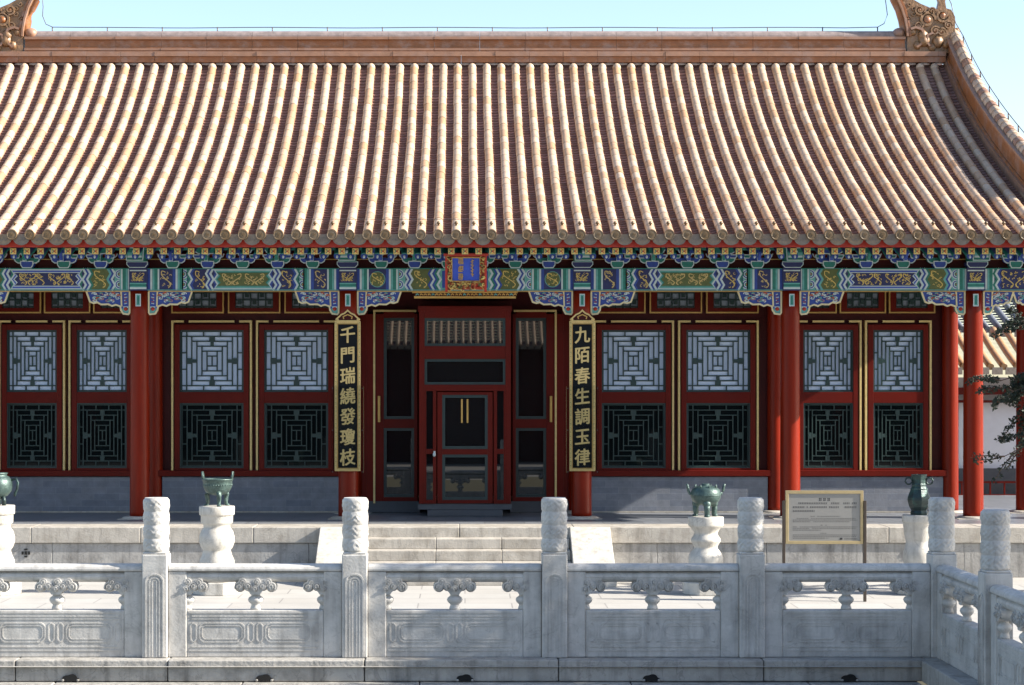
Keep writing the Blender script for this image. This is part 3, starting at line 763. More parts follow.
for i, x in enumerate(cols):
    if i < 7: put('carved_bracket', BRs if i in (0, 6) else BR, hall, loc=(x+.15, 0, 0))
    if i > 0: put('carved_bracket', BRsm if i in (1, 7) else BRm, hall, loc=(x-.15, 0, 0))

# ---- bracket sets and rafters
ZB = BT; 
def dougong(col, edge):
    g = MB()
    def trap(cx, z, w0, w1, h, y0, y1, m):           # block with sloping lower half
        pts = [(cx-w0/2, z), (cx+w0/2, z), (cx+w1/2, z+h*.45), (cx+w1/2, z+h), (cx-w1/2, z+h), (cx-w1/2, z+h*.45)]
        g.prism(pts, y0, y1, m); g.ribbon(pts, .014, y0-.004, y0+.01, edge, True)
    trap(0, ZB, .13, .19, .10, -.23, -.02, col[0])
    def arm(L, z, h, y0, y1, m):
        pts = [(-L/2+.06, z), (L/2-.06, z), (L/2-.02, z+h*.35), (L/2, z+h), (-L/2, z+h), (-L/2+.02, z+h*.35)]
        g.prism(pts, y0, y1, m); g.ribbon([pts[4], pts[5], pts[0], pts[1], pts[2], pts[3]], .014, y0-.005, y0+.01, edge)
    arm(.40, ZB+.075, .075, -.22, -.13, col[1])
    for s in (-1, 1): trap(s*.165, ZB+.150, .07, .10, .05, -.24, -.12, col[0])
    arm(.50, ZB+.155, .07, -.16, -.09, REDE)
    # beak reaching forward and up
    pts = [(-.024, ZB+.10), (.024, ZB+.10), (.024, ZB+.26), (-.024, ZB+.26)]
    g.prism(pts, -.40, -.1, col[1]); g.ribbon(pts, .010, -.405, -.39, edge, True)
    g.prismx([(-.40, ZB+.10), (-.52, ZB+.20), (-.52, ZB+.235), (-.40, ZB+.25)], -.022, .022, col[1])
    trap(0, ZB+.185, .07, .10, .05, -.44, -.3, col[0])
    arm(.34, ZB+.205, .06, -.46, -.36, col[1])
    return g.build('bracket_set', mesh_only=True)
DG = [dougong((GRN, BLU), WHI), dougong((BLU, GRN), WHI)]
spec = [(0, 1, 1), (1, 2, 4), (2, 3, 5), (3, 4, 6), (4, 5, 5), (5, 6, 4), (6, 7, 1)]
for a, b, n in spec:
    for k in range(n):
        x = cols[a]+(cols[b]-cols[a])*(k+1)/(n+1)
        put('bracket_set', DG[k % 2], hall, loc=(x, 0, 0))
hb = MB()                                           # larger block over each column
hb.prism([(-.12, ZB), (.12, ZB), (.16, ZB+.05), (.16, ZB+.09), (-.16, ZB+.09), (-.16, ZB+.05)], -.26, 0, BLUD)
hb.ribbon([(-.12, ZB+.004), (.12, ZB+.004), (.16, ZB+.05), (.16, ZB+.09), (-.16, ZB+.09), (-.16, ZB+.05)], .01, -.264, -.25, WHI, True)
hb.prism([(-.13, ZB+.092), (.13, ZB+.092), (.15, ZB+.30), (-.15, ZB+.30)], -.50, 0, GRN)
hb.ribbon([(-.125, ZB+.10), (.125, ZB+.10), (.14, ZB+.29), (-.14, ZB+.29)], .014, -.505, -.49, WHI, True)
hb.rect(-.11, .11, ZB+.14, ZB+.17, -.503, WHI); hb.rect(-.11, .11, ZB+.17, ZB+.22, -.5035, GRNL); hb.ball((0, -.5, ZB+.235), .04, .02, .03, WHI, 8, 5)
hb = hb.build('column_bracket', mesh_only=True)
for x in cols: put('column_bracket', hb, hall, loc=(x, 0, 0))
g = MB()
g.box(-9.5, 9.5, -.05, .02, BT, BT+.32, REDD); g.box(-9.5, 9.5, -.06, -.02, BT+.135, BT+.15, GOLD)
g.build('bracket_board', hall)
g = MB(); g.box(-9.55, 9.55, -.48, -.34, BT+.265, BT+.31, GRN); g.tube([(-9.6, -.40, BT+.36), (9.6, -.40, BT+.36)], .055, 12, GRN); g.build('eave_purlin', hall)
EY = -1.75                                          # eave line (world 29.65)
rf = MB()
rf.v and None
def raf_mesh():
    g = MB(); h = .048; z0 = zz(2.025); sl_ = .36
    ys = (-1.53, -.55); 
    vs = []
    for y_ in ys:
        dz = (y_-ys[0])*sl_
        vs += [(-h, y_, z0+dz), (h, y_, z0+dz), (h, y_, z0+.094+dz), (-h, y_, z0+.094+dz)]
    g.add(vs, [(0,1,2,3),(4,7,6,5),(0,4,5,1),(1,5,6,2),(2,6,7,3),(3,7,4,0)], BLUD)
    z0 += .002
    g.rect(-h*.97, h*.97, z0, z0+.09, -1.532, YEL)
    for q in (-1, 1):
        g.ribbon([(-.03, z0+.045-q*.03), (-.01, z0+.045), (-.03, z0+.045+q*.03)], .010, -1.5365-.001*q, -1.53, GRN)
        g.ribbon([(.03, z0+.045-q*.03), (.01, z0+.045), (.03, z0+.045+q*.03)], .010, -1.5365-.001*q, -1.53, ORA if q > 0 else GRN)
    g.ball((0, -1.533, z0+.045), .012, .006, .012, REDE, 8, 5)
    return g.build('flying_rafter', mesh_only=True)
def rr_mesh():
    g = MB(); a = (0, -1.02, zz(2.035)); b = (0, -.2, zz(2.035)+.82*.42)
    g.tube([a, b], .052, 14, GRN)
    g.lathe([(.050, 0), (.049, .004)], (0, 0, 0), 16, BLU); 
    n = 2*16
    for i in range(len(g.v)-n, len(g.v)): v = g.v[i]; g.v[i] = (v[0], -1.028-v[2], zz(2.035)+v[1])
    g.ball((0, -1.032, zz(2.035)-.012), .018, .006, .026, WHI, 8, 5)
    return g.build('round_rafter', mesh_only=True)
RFM, RRM = raf_mesh(), rr_mesh()
NP = 46
for i in range(-NP, NP+1):
    x = i*.2045
    put('flying_rafter', RFM, hall, loc=(x, 0, 0))
    put('round_rafter', RRM, hall, loc=(x+.102, 0, 0))
g = MB(); vs = []
for (y_, z_) in ((-1.60, zz(2.14)), (-.4, zz(2.14)+.50), (-.4, zz(2.18)+.53), (-1.60, zz(2.18))): vs.append((y_, z_))
g.prismx(vs, -9.5, 9.5, BLUD); g.build('soffit', hall)
g = MB(); g.box(-9.52, 9.52, -1.66, -1.60, zz(2.125), zz(2.30), REDE); g.build('eave_board', hall)

# ---- roof
PF = [(-1.75, 2.285), (-.8, 2.665), (.1, 3.05), (1, 3.45), (2, 3.93), (3, 4.46), (3.9, 5.0), (4.6, 5.49), (5.1, 5.875), (5.4, 6.12)]
def prof_z(y_):
    P = PF
    if y_ <= P[0][0]: return zz(P[0][1]+(y_-P[0][0])*.46)
    for i in range(len(P)-1):
        if y_ <= P[i+1][0]:
            a = P[max(i-1, 0)]; b = P[i]; c = P[i+1]; d = P[min(i+2, len(P)-1)]
            h = c[0]-b[0]; t = (y_-b[0])/h
            m0 = (c[1]-a[1])/(c[0]-a[0]); m1 = (d[1]-b[1])/(d[0]-b[0])
            return zz((2*t**3-3*t**2+1)*b[1]+(t**3-2*t**2+t)*h*m0+(-2*t**3+3*t**2)*c[1]+(t**3-t**2)*h*m1)
    return zz(P[-1][1]+(y_-P[-1][0])*.95)
RIDGE_Y = 5.2
PITCH = .263; NR = 36
ys = []; y_ = -1.75
while y_ < RIDGE_Y-.05:
    ys.append(y_); sl_ = (prof_z(y_+.05)-prof_z(y_))/.05; y_ += .115/math.sqrt(1+sl_*sl_)
ys.append(RIDGE_Y)
g = MB(); rnd = random.Random(2)
prx = [(-.5, .030), (-.3, .002), (0, -.010), (.3, .002), (.5, .030)]
for c in range(-NR-1, NR+2):
    x0 = c*PITCH
    for j in range(len(ys)-1):
        if abs(x0) > 8.75 and ys[j] > .25-(abs(x0)-8.75)*1.6: break
        a, b = ys[j], ys[j+1]; za, zb = prof_z(a), prof_z(b); t = rnd.random(); dx = rnd.uniform(-.006, .006); lift = rnd.uniform(.020, .034)
        base = len(g.v)
        for (u, dz) in prx: g.v.append((x0+u*PITCH+dx, a, za+dz+lift)); 
        for (u, dz) in prx: g.v.append((x0+u*PITCH+dx, b, zb+dz))
        for (u, dz) in prx: g.v.append((x0+u*PITCH+dx, a+.001, za+dz-.004))
        for i in range(4):
            g.face((base+i, base+i+1, base+6+i, base+5+i), PAN, True, t); g.face((base+10+i, base+11+i, base+1+i, base+i), PANL, False)
roof = g.build('roof', hall)
# cover tiles
g = MB(); R0 = .074
tile_y = []; y_ = -1.78
while y_ < 5.0:
    tile_y.append(y_); sl_ = (prof_z(y_+.1)-prof_z(y_))/.1; y_ += .295/math.sqrt(1+sl_*sl_)
tile_y.append(5.04)
for r in range(-NR-1, NR+1):
    x0 = (r+.5)*PITCH
    wob = rnd.uniform(0, 6)
    for j in range(len(tile_y)-1):
        if abs(x0) > 8.72 and tile_y[j] > .2-(abs(x0)-8.75)*1.6: break
        a, b = tile_y[j], tile_y[j+1]; t = rnd.random()**1.6; base = len(g.v); dx = .0035*math.sin(wob+j*.35)+rnd.uniform(-.003, .003); dz0 = rnd.uniform(-.002, .003)
        for (yy_, R) in ((a, R0), (a+(b-a)*.06, R0), (b, R0*.935)):
            zc = prof_z(yy_)+.042+dz0; sl_ = (prof_z(yy_+.05)-prof_z(yy_))/.05; q = 1/math.sqrt(1+sl_*sl_)
            for i in range(11):
                an = -0.62+ (PI+1.24)*i/10; 
                hgt = R*math.sin(an)
                g.v.append((x0+dx+R*math.cos(an), yy_-hgt*sl_*q*.9, zc+hgt*q))
        for k in range(2):
            for i in range(10):
                p = base+k*11+i; g.face((p, p+1, p+12, p+11), TILE, True, t)
        g.face([base+i for i in range(10, -1, -1)], TILE, False, t)
    if abs(x0) > 8.72: continue
    zc = prof_z(5.04)+.04; g.ball((x0, 5.02, zc), .078, .08, .085, TILE, 12, 8)
cov = g.build('cover_tiles', roof)
# eave end discs and drip tiles, nail knobs
g = MB()
for r in range(-NR-1, NR+1):
    x0 = (r+.5)*PITCH
    t = rnd.random(); zc = prof_z(-1.78)+.026; n = 20
    for (ra, rb, ya, yb) in ((.0, .04, -1.822, -1.822), (.04, .048, -1.822, -1.820), (.048, .060, -1.820, -1.820), (.060, .066, -1.820, -1.824), (.066, .073, -1.824, -1.824), (.073, .076, -1.824, -1.76)):
        base = len(g.v)
        for i in range(n):
            a = 2*PI*i/n; g.v += [(x0+ra*math.cos(a), ya, zc+ra*math.sin(a)), (x0+rb*math.cos(a), yb, zc+rb*math.sin(a))]
        for i in range(n):
            i2 = (i+1) % n; g.face((base+2*i, base+2*i+1, base+2*i2+1, base+2*i2), CAPM, False, t)
    g.ribbon([(x0-.025, zc-.015), (x0-.005, zc+.02), (x0+.012, zc-.012), (x0+.027, zc+.014)], .012, -1.828, -1.815, CAPM)
for r in range(-NR-1, NR+1):
    x0 = (r+.5)*PITCH; yy_ = -1.60
    g.lathe([(.014, 0), (.014, .03), (.026, .035), (.028, .05), (.018, .068), (.004, .076)], (x0, yy_-.02, prof_z(yy_)+.095), 10, CAPM)
for c in range(-NR-1, NR+2):
    x0 = c*PITCH; t = rnd.random(); zc = prof_z(-1.75)-.005
    pts = [(x0-.125, zc+.03), (x0-.12, zc-.02)]
    for i in range(9):
        a = PI+PI*(i+.5)/9; pts.append((x0+.115*math.cos(a), zc-.035+.095*math.sin(a)))
    pts += [(x0+.12, zc-.02), (x0+.125, zc+.03)]
    b0 = len(g.f); g.prism(pts, -1.765, -1.74, DRIP)
    for q in range(b0, len(g.f)): g.t[q] = t
    g.ribbon(pts[1:-1], .010, -1.772, -1.76, DRIP)
    g.ribbon([(x0-.06, zc-.03), (x0-.03, zc-.07), (x0, zc-.03), (x0+.03, zc-.07), (x0+.06, zc-.03)], .012, -1.770, -1.76, DRIP)
g.build('eave_tiles', roof)
# back slope so the roof is solid
g = MB(); g.add([(-9, RIDGE_Y, prof_z(RIDGE_Y)-.05), (9, RIDGE_Y, prof_z(RIDGE_Y)-.05), (9, 12, zz(2.3)), (-9, 12, zz(2.3))], [(0,3,2,1)], PAN); g.build('back_slope', roof)
g = MB()
for s in (-1, 1):
    pts = [(y_, prof_z(y_)-.02) for y_ in (.2, 1, 2, 3, 4, 5.2)]+[(11.5, zz(2.4)), (8, BT+.3), (.2, BT+.3)]
    x = s*8.9; g.prismx(pts, min(x, x+s*.1), max(x, x+s*.1), RED)
g.build('gable_board', hall)
# main ridge: moulded profile
def rz(py): return zz((390-py)/54.64)
RT = RIDGE_Y
g = MB(); hx = 8.03
def mould(x0, x1, segs, yc, g):
    for (z0, z1, d, m, dz) in segs: g.prismx([(yc-d, z0), (yc+d, z0), (yc+d, z1), (yc-d, z1)], x0, x1, m)
segs = [(rz(64), rz(58.3), .20, RIDGEM, 0), (rz(58.2), rz(53.5), .235, RIDGEL, 0), (rz(53.4), rz(52), .17, RIDGEM, 0),
        (rz(52)+.001, rz(50), .185, RIDGEL, 0), (rz(50)+.001, rz(48.5), .14, RIDGEM, 0), (rz(48.5)+.001, rz(41), .115, RIDGEM, 0),
        (rz(41)+.001, rz(38.3), .185, RIDGEL, 0)]
x = -8.75
rnd = random.Random(31)
while x < 8.75:
    L = min(.62, 8.75-x)
    for k, sg in enumerate(segs[:2]):
        z0, z1, d, m, _ = sg; j = rnd.uniform(-.006, .006)
        g.prismx([(RT-d+j, z0), (RT+d, z0), (RT+d, z1), (RT-d+j, z1)], x+.002, x+L-.002, m)
    x += L
x = -hx
while x < hx:
    L = min(.83, hx-x)
    for sg in segs[2:]:
        z0, z1, d, m, _ = sg; j = rnd.uniform(-.006, .006)
        g.prismx([(RT-d+j, z0), (RT+d, z0), (RT+d, z1), (RT-d+j, z1)], x+.002, x+L-.002, m)
    n = 9; base = len(g.v)
    cy = [(RT-.105*math.cos(PI*i/n), rz(38.3)+.13*math.sin(PI*i/n)+rnd.uniform(-.001, .001)) for i in range(n+1)]
    g.prismx(cy[::-1], x+.002, x+L-.002, RIDGEG)
    x += L
g.build('main_ridge', roof)
# gable ridges running down both verges
for s in (-1, 1):
    g = MB(); N = 44
    ya, yb = -.35, 5.2
    for k in range(N):
        y0, y1 = ya+(yb-ya)*k/N, ya+(yb-ya)*(k+1)/N-.004
        z0, z1 = prof_z(y0), prof_z(y1)
        for (xa, xb, h0, h1, m) in ((8.75, 9.08, -.05, .18, RIDGEL), (8.785, 9.045, .18, .24, RIDGEM), (8.81, 9.02, .24, .54, RIDGEM), (8.775, 9.055, .54, .58, RIDGEL)):
            a, b = sorted((s*xa, s*xb)); base = len(g.v)
            g.add([(a,y0,z0+h0),(b,y0,z0+h0),(b,y1,z1+h0),(a,y1,z1+h0),(a,y0,z0+h1),(b,y0,z0+h1),(b,y1,z1+h1),(a,y1,z1+h1)],
                  [(0,3,2,1),(4,5,6,7),(0,1,5,4),(1,2,6,5),(2,3,7,6),(3,0,4,7)], m)
    pts = [(s*8.915, ya+(yb-ya)*k/60, prof_z(ya+(yb-ya)*k/60)+.60) for k in range(61)]
    for k in range(30):
        q = [pts[2*k], pts[2*k+1], tuple(pts[2*k+2][i]*.96+pts[2*k+1][i]*.04 for i in range(3))]
        g.tube([(a+s*.03, b, c-.02) for a, b, c in q], .105, 12, TILE if k % 3 else RIDGEL, r1=.098)
    # hip ridge of the front skirt
    g.tube([(s*(8.9+.95*k/8), .15-1.85*k/8, prof_z(.15-1.85*k/8)+.14+.06*(k/8)**2) for k in range(9)], .12, 10, RIDGEL)
    g.build('gable_ridge', roof)
# ridge-end dragon ornaments
for s in (-1, 1):
    g = MB(); zb = rz(54.5); ix = 8.06
    def P(u, v): return (s*(ix+u), zb+v)
    body = [(0,0),(.79,0),(.84,.20),(.87,.40),(.87,.66),(.80,.79),(.66,.83),(.50,.79),(.36,.85),(.24,.90),(.12,.97),(.04,1.10),(.02,1.22),(.10,1.30),(.22,1.28),(.30,1.20),(.38,1.26),(.37,1.40),(.25,1.52),(.05,1.56),(-.12,1.50),(-.23,1.36),(-.26,1.18),(-.20,1.00),(-.11,.82),(-.05,.64),(-.02,.48),(0,.3)]
    g.prism([P(*p) for p in body], RT-.16, RT+.16, BEAST)
    g.prism([P(.56,.78), P(.74,.78), P(.71,.96), P(.76,1.12), P(.66,1.20), P(.55,1.12), P(.60,.96)], RT-.07, RT+.07, BEAST)
    yf = RT-.16
    def scroll(u, v, r, turns, wd, sp, dep=.05, m=BEAST):
        pts = []
        for j in range(30):
            a = j/29*PI*2*turns; rr = r*(1-.8*j/29); pts.append(P(u+rr*math.cos(a*sp), v+rr*math.sin(a*sp)))
        g.ribbon(pts, wd, yf-dep, yf+.02, m)
    for (u, v, r, sp) in ((.36,.60,.15,1), (.64,.68,.13,-1), (.50,.40,.09,1), (.22,.78,.10,-1), (.62,.38,.08,1), (.20,.50,.08,-1), (.74,.50,.08,1), (.44,.76,.07,1)):
        scroll(u, v, r, 1.6, r*.30, sp)
        x_, z_ = P(u, v); g.ball((x_, yf, z_), r*.5, r*.55, r*.5, RIDGEM, 10, 7)
    for (u, v, r) in ((.30,.22,.10), (.28,.32,.09), (.18,.14,.07), (.55,.20,.10), (.45,.10,.07), (.1,.38,.06), (.70,.16,.07)):
        x_, z_ = P(u, v); g.ball((x_, yf, z_), r, r*.9, r*1.1, BEAST, 12, 8, fn=lambda th, ph: 1+.12*math.sin(5*th+3*ph))
    g.ribbon([P(.16,.10), P(.24,.16), P(.30,.30), P(.26,.42), P(.14,.46), P(.05,.43)], .04, yf-.07, yf, RIDGEL)
    g.ribbon([P(.40,.12), P(.34,.20), P(.36,.32), P(.46,.36)], .035, yf-.07, yf, RIDGEL)
    for k, off in enumerate((0, .05)):
        pts = [P(-.0+off, .30), P(-.01+off, .46), P(-.04+off, .62), P(-.10+off, .82), P(-.18+off, .99), P(-.23+off, 1.15), P(-.20+off*.8, 1.34)]
        g.ribbon(pts, .035, yf-.05+.02*k, yf, RIDGEL if k == 0 else RIDGEM)
        pts2 = [(p[0], RT, p[1]) for p in pts]
    g.tube([(P(u, v)[0], RT, P(u, v)[1]) for u, v in ((.0,.30),(-.02,.46),(-.05,.62),(-.11,.82),(-.20,1.0),(-.25,1.15),(-.22,1.36))], .085, 10, RIDGEM)
    for k in range(9):
        t = k/8; scroll(.02+.10*math.sin(k), .62+.72*t, .045, 1.1, .016, (-1)**k, .03)
    x_, z_ = P(-.13, .37); g.ball((x_, RT-.03, z_), .12, .13, .11, RIDGEL, 14, 10)
    x_, z_ = P(.93, .42); g.ball((x_, RT-.05, z_), .06, .06, .06, BEAST, 10, 8)
    g.build('dragon_ornament', roof)

# lightning conductor: wire on short rods, along ridge and verges
lc = thing('lightning_conductor', 'thin lightning conductor wire on short rods along the roof ridge', 'wire', (CX, HY, FZ))
zt = rz(31.2); g = MB()
A_ = 7.55
g.tube([(-A_-.45, RT, zt+1.1), (-A_-.2, RT, zt+.8), (-A_-.17, RT, zt+.45), (-A_-.18, RT, zt+.28), (-A_-.12, RT, zt+.13), (-A_, RT, zt+.075)]+[(-A_+.5*i, RT, zt+.065+.006*math.sin(i)) for i in range(1, 30)]+[(A_, RT, zt+.075), (A_+.12, RT, zt+.14), (A_+.18, RT, zt+.3), (A_+.14, RT, zt+.6), (A_+.3, RT, zt+.9), (A_+.6, RT, zt+1.1)], .0075, 6, WIRE)
for s in (-1, 1):
    g.tube([(s*8.2, RT, zt+1.1), (s*8.78, RT, zt+.75), (s*8.9, RT, zt+.5), (s*8.98, RT, zt+.15)]+[(s*9.02, 4.8-.2*q, prof_z(4.8-.2*q)+.765) for q in range(25)], .0075, 6, WIRE)
g.tube([(-9.0+.6*i, -1.33, prof_z(-1.33)+.115+.003*math.sin(i*2.3)) for i in range(31)], .004, 5, WIRE)
g.build('wire', lc)
RODM = MB(); RODM.tube([(0, 0, -.05), (0, 0, .075)], .012, 6, WIRE); RODM = RODM.build('rod', mesh_only=True)
for i in range(16): put('rod', RODM, lc, loc=(-A_+i*A_*2/15, RT, zt))
for s in (-1, 1):
    for i in range(9):
        y_ = 4.8-i*.6; put('rod', RODM, lc, loc=(s*9.02, y_, prof_z(y_)+.70))

# ------------------------------------------------------------ writing
def glyph(ch, size, depth, m, parent, x, y, z, bold=.0, name='character'):
    cu = bpy.data.curves.new('t', 'FONT'); cu.body = ch; cu.size = size; cu.extrude = depth; cu.offset = 0
    cu.align_x = 'CENTER'; cu.align_y = 'CENTER'; cu.resolution_u = 3
    to = bpy.data.objects.new('t', cu); COL.objects.link(to); bpy.context.view_layer.update()
    me = bpy.data.meshes.new_from_object(to.evaluated_get(bpy.context.evaluated_depsgraph_get()))
    bpy.data.objects.remove(to); bpy.data.curves.remove(cu)
    if len(me.vertices):
        mx = (min(v.co.x for v in me.vertices)+max(v.co.x for v in me.vertices))/2; mz = (min(v.co.y for v in me.vertices)+max(v.co.y for v in me.vertices))/2
        for v in me.vertices: v.co = Vector((v.co.x-mx, -v.co.z, v.co.y-mz+.10*(v.co.x-mx)))
        if bold:
            V = [tuple(v.co) for v in me.vertices]; Fc = [tuple(p.vertices) for p in me.polygons]; n = len(V); me = bpy.data.meshes.new(name)
            allv, allf = [], []
            for q, (ox, oz) in enumerate(((0, 0), (bold, 0), (-bold, bold*.4), (0, bold*.8), (bold*.7, -bold*.6))):
                allv += [(a+ox, b-.0006*q, c+oz) for a, b, c in V]; allf += [tuple(i+n*q for i in f) for f in Fc]
            me.from_pydata(allv, [], allf); me.update()
    me.materials.clear(); me.materials.append(m); me.name = name
    return put(name, me, parent, loc=(x, y, z))
def couplet(x, text, label):
    t = thing('couplet_board', label, 'sign board', (x, 31.21, 1.486), 0, 'couplet boards hung on the central columns')
    H = 2.34; hw = .20; g = MB()
    def cz(u, d=0): return d
    # slightly bowed board following the column
    g.box(-hw+.03, hw-.03, -.012, .03, .035, H-.035, BLACK); bd = g.build('board', t)
    g = MB(); g.ribbon([(-hw+.018, .018), (hw-.018, .018), (hw-.018, H-.018), (-hw+.018, H-.018)], .036, -.025, .035, GOLDL, True)
    g.ribbon([(-hw+.044, .044), (hw-.044, .044), (hw-.044, H-.044), (-hw+.044, H-.044)], .010, -.020, -.005, GOLD, True)
    rnd = random.Random(5)
    for k in range(70):
        for sx in (-1, 1):
            z = .04+k*(H-.08)/69; g.ribbon([(sx*(hw-.026), z), (sx*(hw-.012), z+.012), (sx*(hw-.024), z+.022)], .006, -.029, -.02, (GOLD, OLI)[k % 2])
    for k in range(12):
        for zz_ in (.018, H-.018): g.ribbon([(-hw+.03+k*.029, zz_-.008), (-hw+.045+k*.029, zz_+.008)], .006, -.029, -.02, GOLD)
    g.build('gilt_frame', t, .003)
    g = MB()                                        # crest
    pts = [(-.15, H), (.15, H), (.165, H+.04), (.13, H+.07), (.10, H+.10), (.05, H+.12), (0, H+.165), (-.05, H+.12), (-.10, H+.10), (-.13, H+.07), (-.165, H+.04)]
    g.prism(pts, -.01, .03, GOLDL, REDD); g.ribbon(pts, .022, -.03, .03, GOLDL, True)
    g.ribbon([(-.06, H+.03), (-.07, H+.07), (0, H+.10), (.07, H+.07), (.06, H+.03)], .016, -.026, 0, GOLD)
    for sx in (-1, 1): g.ball((sx*.165, 0, H+.025), .03, .03, .025, GOLDL, 10, 6)
    g.build('crest', t)
    for i, ch in enumerate(text):
        o = glyph(ch, .272, .006, GOLDL, t, 0, -.022, H-.215-i*.318, .0065); o.scale = (.90, 1, 1.0)
    g = MB()                                        # clear protective cover round the lower part
    a = .245; g.box(-a, a, -.085, -.081, -.03, 1.32, ACR); g.box(-a-.004, -a, -.085, .05, -.03, 1.32, ACR); g.box(a, a+.004, -.085, .05, -.03, 1.32, ACR)
    cv = g.build('clear_cover', t)
    g = MB()
    for sx in (-1, 1):
        for z in (-.01, .64, 1.29): g.ball((sx*(a-.015), -.088, z), .009, .006, .009, WIRE, 8, 5)
    g.build('screw', cv)
couplet(CX-1.83, '千門瑞繞發瓊枝', 'tall black couplet board with seven gold characters on the left of the two door columns')
couplet(CX+1.83, '九陌春生調玉律', 'tall black couplet board with seven gold characters on the right of the two door columns')

pl = thing('name_plaque', 'blue name plaque with gilt red frame leaning out under the eaves', 'plaque', (CX+.015, 30.25, 4.27))
pl.rotation_euler.x = math.radians(13); pl.scale = (.91, 1, .93)
g = MB(); g.box(-.225, .225, -.02, .02, .15, .52, BLUL); g.build('plaque_field', pl)
g = MB(); rnd = random.Random(8)
g.box(-.31, .31, -.015, .03, .0, .56, ORA)
def inring(): 
    while True:
        x, z = rnd.uniform(-.30, .30), rnd.uniform(.01, .55)
        if abs(x) > .245 or z < .13 : return x, z
for k in range(150):
    x, z = inring(); a = rnd.uniform(0, 6); r = rnd.uniform(.012, .03)
    g.ribbon([(x+r*math.cos(a+q), z+r*math.sin(a+q)) for q in (0, .8, 1.6, 2.4, 3.2)], .011, -.045-.0002*k, -.01, (GOLD, YEL, GOLD, REDE, OLI)[k % 5])
g.box(-.345, -.305, -.05, .04, -.03, .59, REDE); g.box(.305, .345, -.05, .04, -.03, .59, REDE); g.box(-.37, .37, -.052, .04, .56, .60, REDE)
g.ribbon([(-.232, .145), (.232, .145), (.232, .53), (-.232, .53)], .014, -.04, -.01, GOLD, True)
g.build('carved_frame', pl)
rnd = random.Random(12)
for k, (cx_, cz_) in enumerate(((-.085, .47), (-.085, .345), (-.085, .22), (.10, .36))):
    g = MB()
    if k < 3:
        for j in range(5): z = cz_-.045+j*.022; g.ribbon([(cx_-.045+rnd.uniform(0, .02), z), (cx_+.045-rnd.uniform(0, .02), z+rnd.uniform(-.004, .008))], .010, -.030-.0004*j, -.02, GOLD)
        for j in range(3): x = cx_-.03+j*.03; g.ribbon([(x, cz_+.05-rnd.uniform(0, .02)), (x+rnd.uniform(-.01, .01), cz_-.05+rnd.uniform(0, .02))], .010, -.034-.0004*j, -.02, GOLD)
    else:
        g.ribbon([(cx_, .50), (cx_+.004, .22)], .011, -.03, -.02, GOLD)
        for j in range(11): z = .49-j*.025; g.ribbon([(cx_-.022*(j % 2), z), (cx_+.03-.01*(j % 3), z-.012)], .011, -.034-.0004*j, -.02, GOLD)
    g.build('character', pl)

# ------------------------------------------------------------ pedestals and bronzes
def pedestal(x, y, prof, label, seed=0, carved=False):
    t = thing('stone_pedestal', label, 'pedestal', (x, y, .03), 0, 'white stone pedestals in front of the terrace')
    g = MB()
    def fn(r, z, a):
        k = 1+.003*math.sin(3*a+seed)
        if carved and z > .55: k += .03*abs(math.sin(6*a+8*z))*(.5+.5*math.sin(30*z))
        return r*k
    sm = [prof[0]]
    for i in range(1, len(prof)-1):
        a, b, c = Vector(prof[i-1]), Vector(prof[i]), Vector(prof[i+1])
        d1, d2 = b-a, c-b
        if d1.angle(d2) > math.radians(28):
            sm += [tuple(b-d1*min(.3, .005/d1.length)), tuple(b+d2*min(.3, .005/d2.length))]
        else: sm.append(prof[i])
    sm.append(prof[-1]); g.lathe(sm, (0, 0, 0), 36, MARBLE_B, fn=fn); g.build('drum', t)
    g = MB(); n = 8; R = .33
    v = [(R*math.cos(PI/8+2*PI*i/8), R*math.sin(PI/8+2*PI*i/8)) for i in range(8)]
    g.add([(a, b, -.03) for a, b in v]+[(a, b, .14) for a, b in v], [tuple(range(7, -1, -1)), tuple(range(8, 16))]+[(i, (i+1) % 8, 8+(i+1) % 8, 8+i) for i in range(8)], MARBLE_B)
    g.build('plinth', t, .012)
    return t
def ball_prof(zt):
    return [(.27, .14), (.27, .20), (.21, .24), (.215, .30), (.235, .36), (.235, .42), (.20, .50), (.185, .56), (.215, .60), (.238, .67), (.238, .74), (.215, .82), (.178, .865), (.182, .90), (.215, .93), (.218, zt-.125), (.238, zt-.118), (.24, zt-.01), (.235, zt)]
pA = pedestal(-6.32, 27.0, ball_prof(1.165), 'white stone pedestal cut by the left edge, under the pale round jar', 0)
pB = pedestal(-3.35, 27.0, ball_prof(1.155), 'white ball-waisted stone pedestal left of the steps, under the three-legged bowl', 1)
pC = pedestal(3.25, 27.0, [(.27, .14), (.27, .22), (.225, .26), (.23, .33), (.235, .40), (.235, .47), (.21, .52), (.165, .575), (.155, .60), (.175, .64), (.20, .68), (.20, .71), (.165, .76), (.155, .79), (.20, .86), (.232, .885), (.24, .90), (.24, 1.005), (.235, 1.012)], 'white stepped-waist stone pedestal right of the steps, under the round censer', 2)
pD = pedestal(6.13, 27.0, [(.27, .14), (.27, .22), (.20, .27), (.205, .38), (.215, .45), (.215, .52), (.19, .60), (.17, .66), (.175, .70), (.20, .78), (.205, .86), (.215, .93), (.225, .94), (.225, 1.03), (.22, 1.036)], 'carved stone pedestal beside the corner post, under the tall green vase', 3, True)
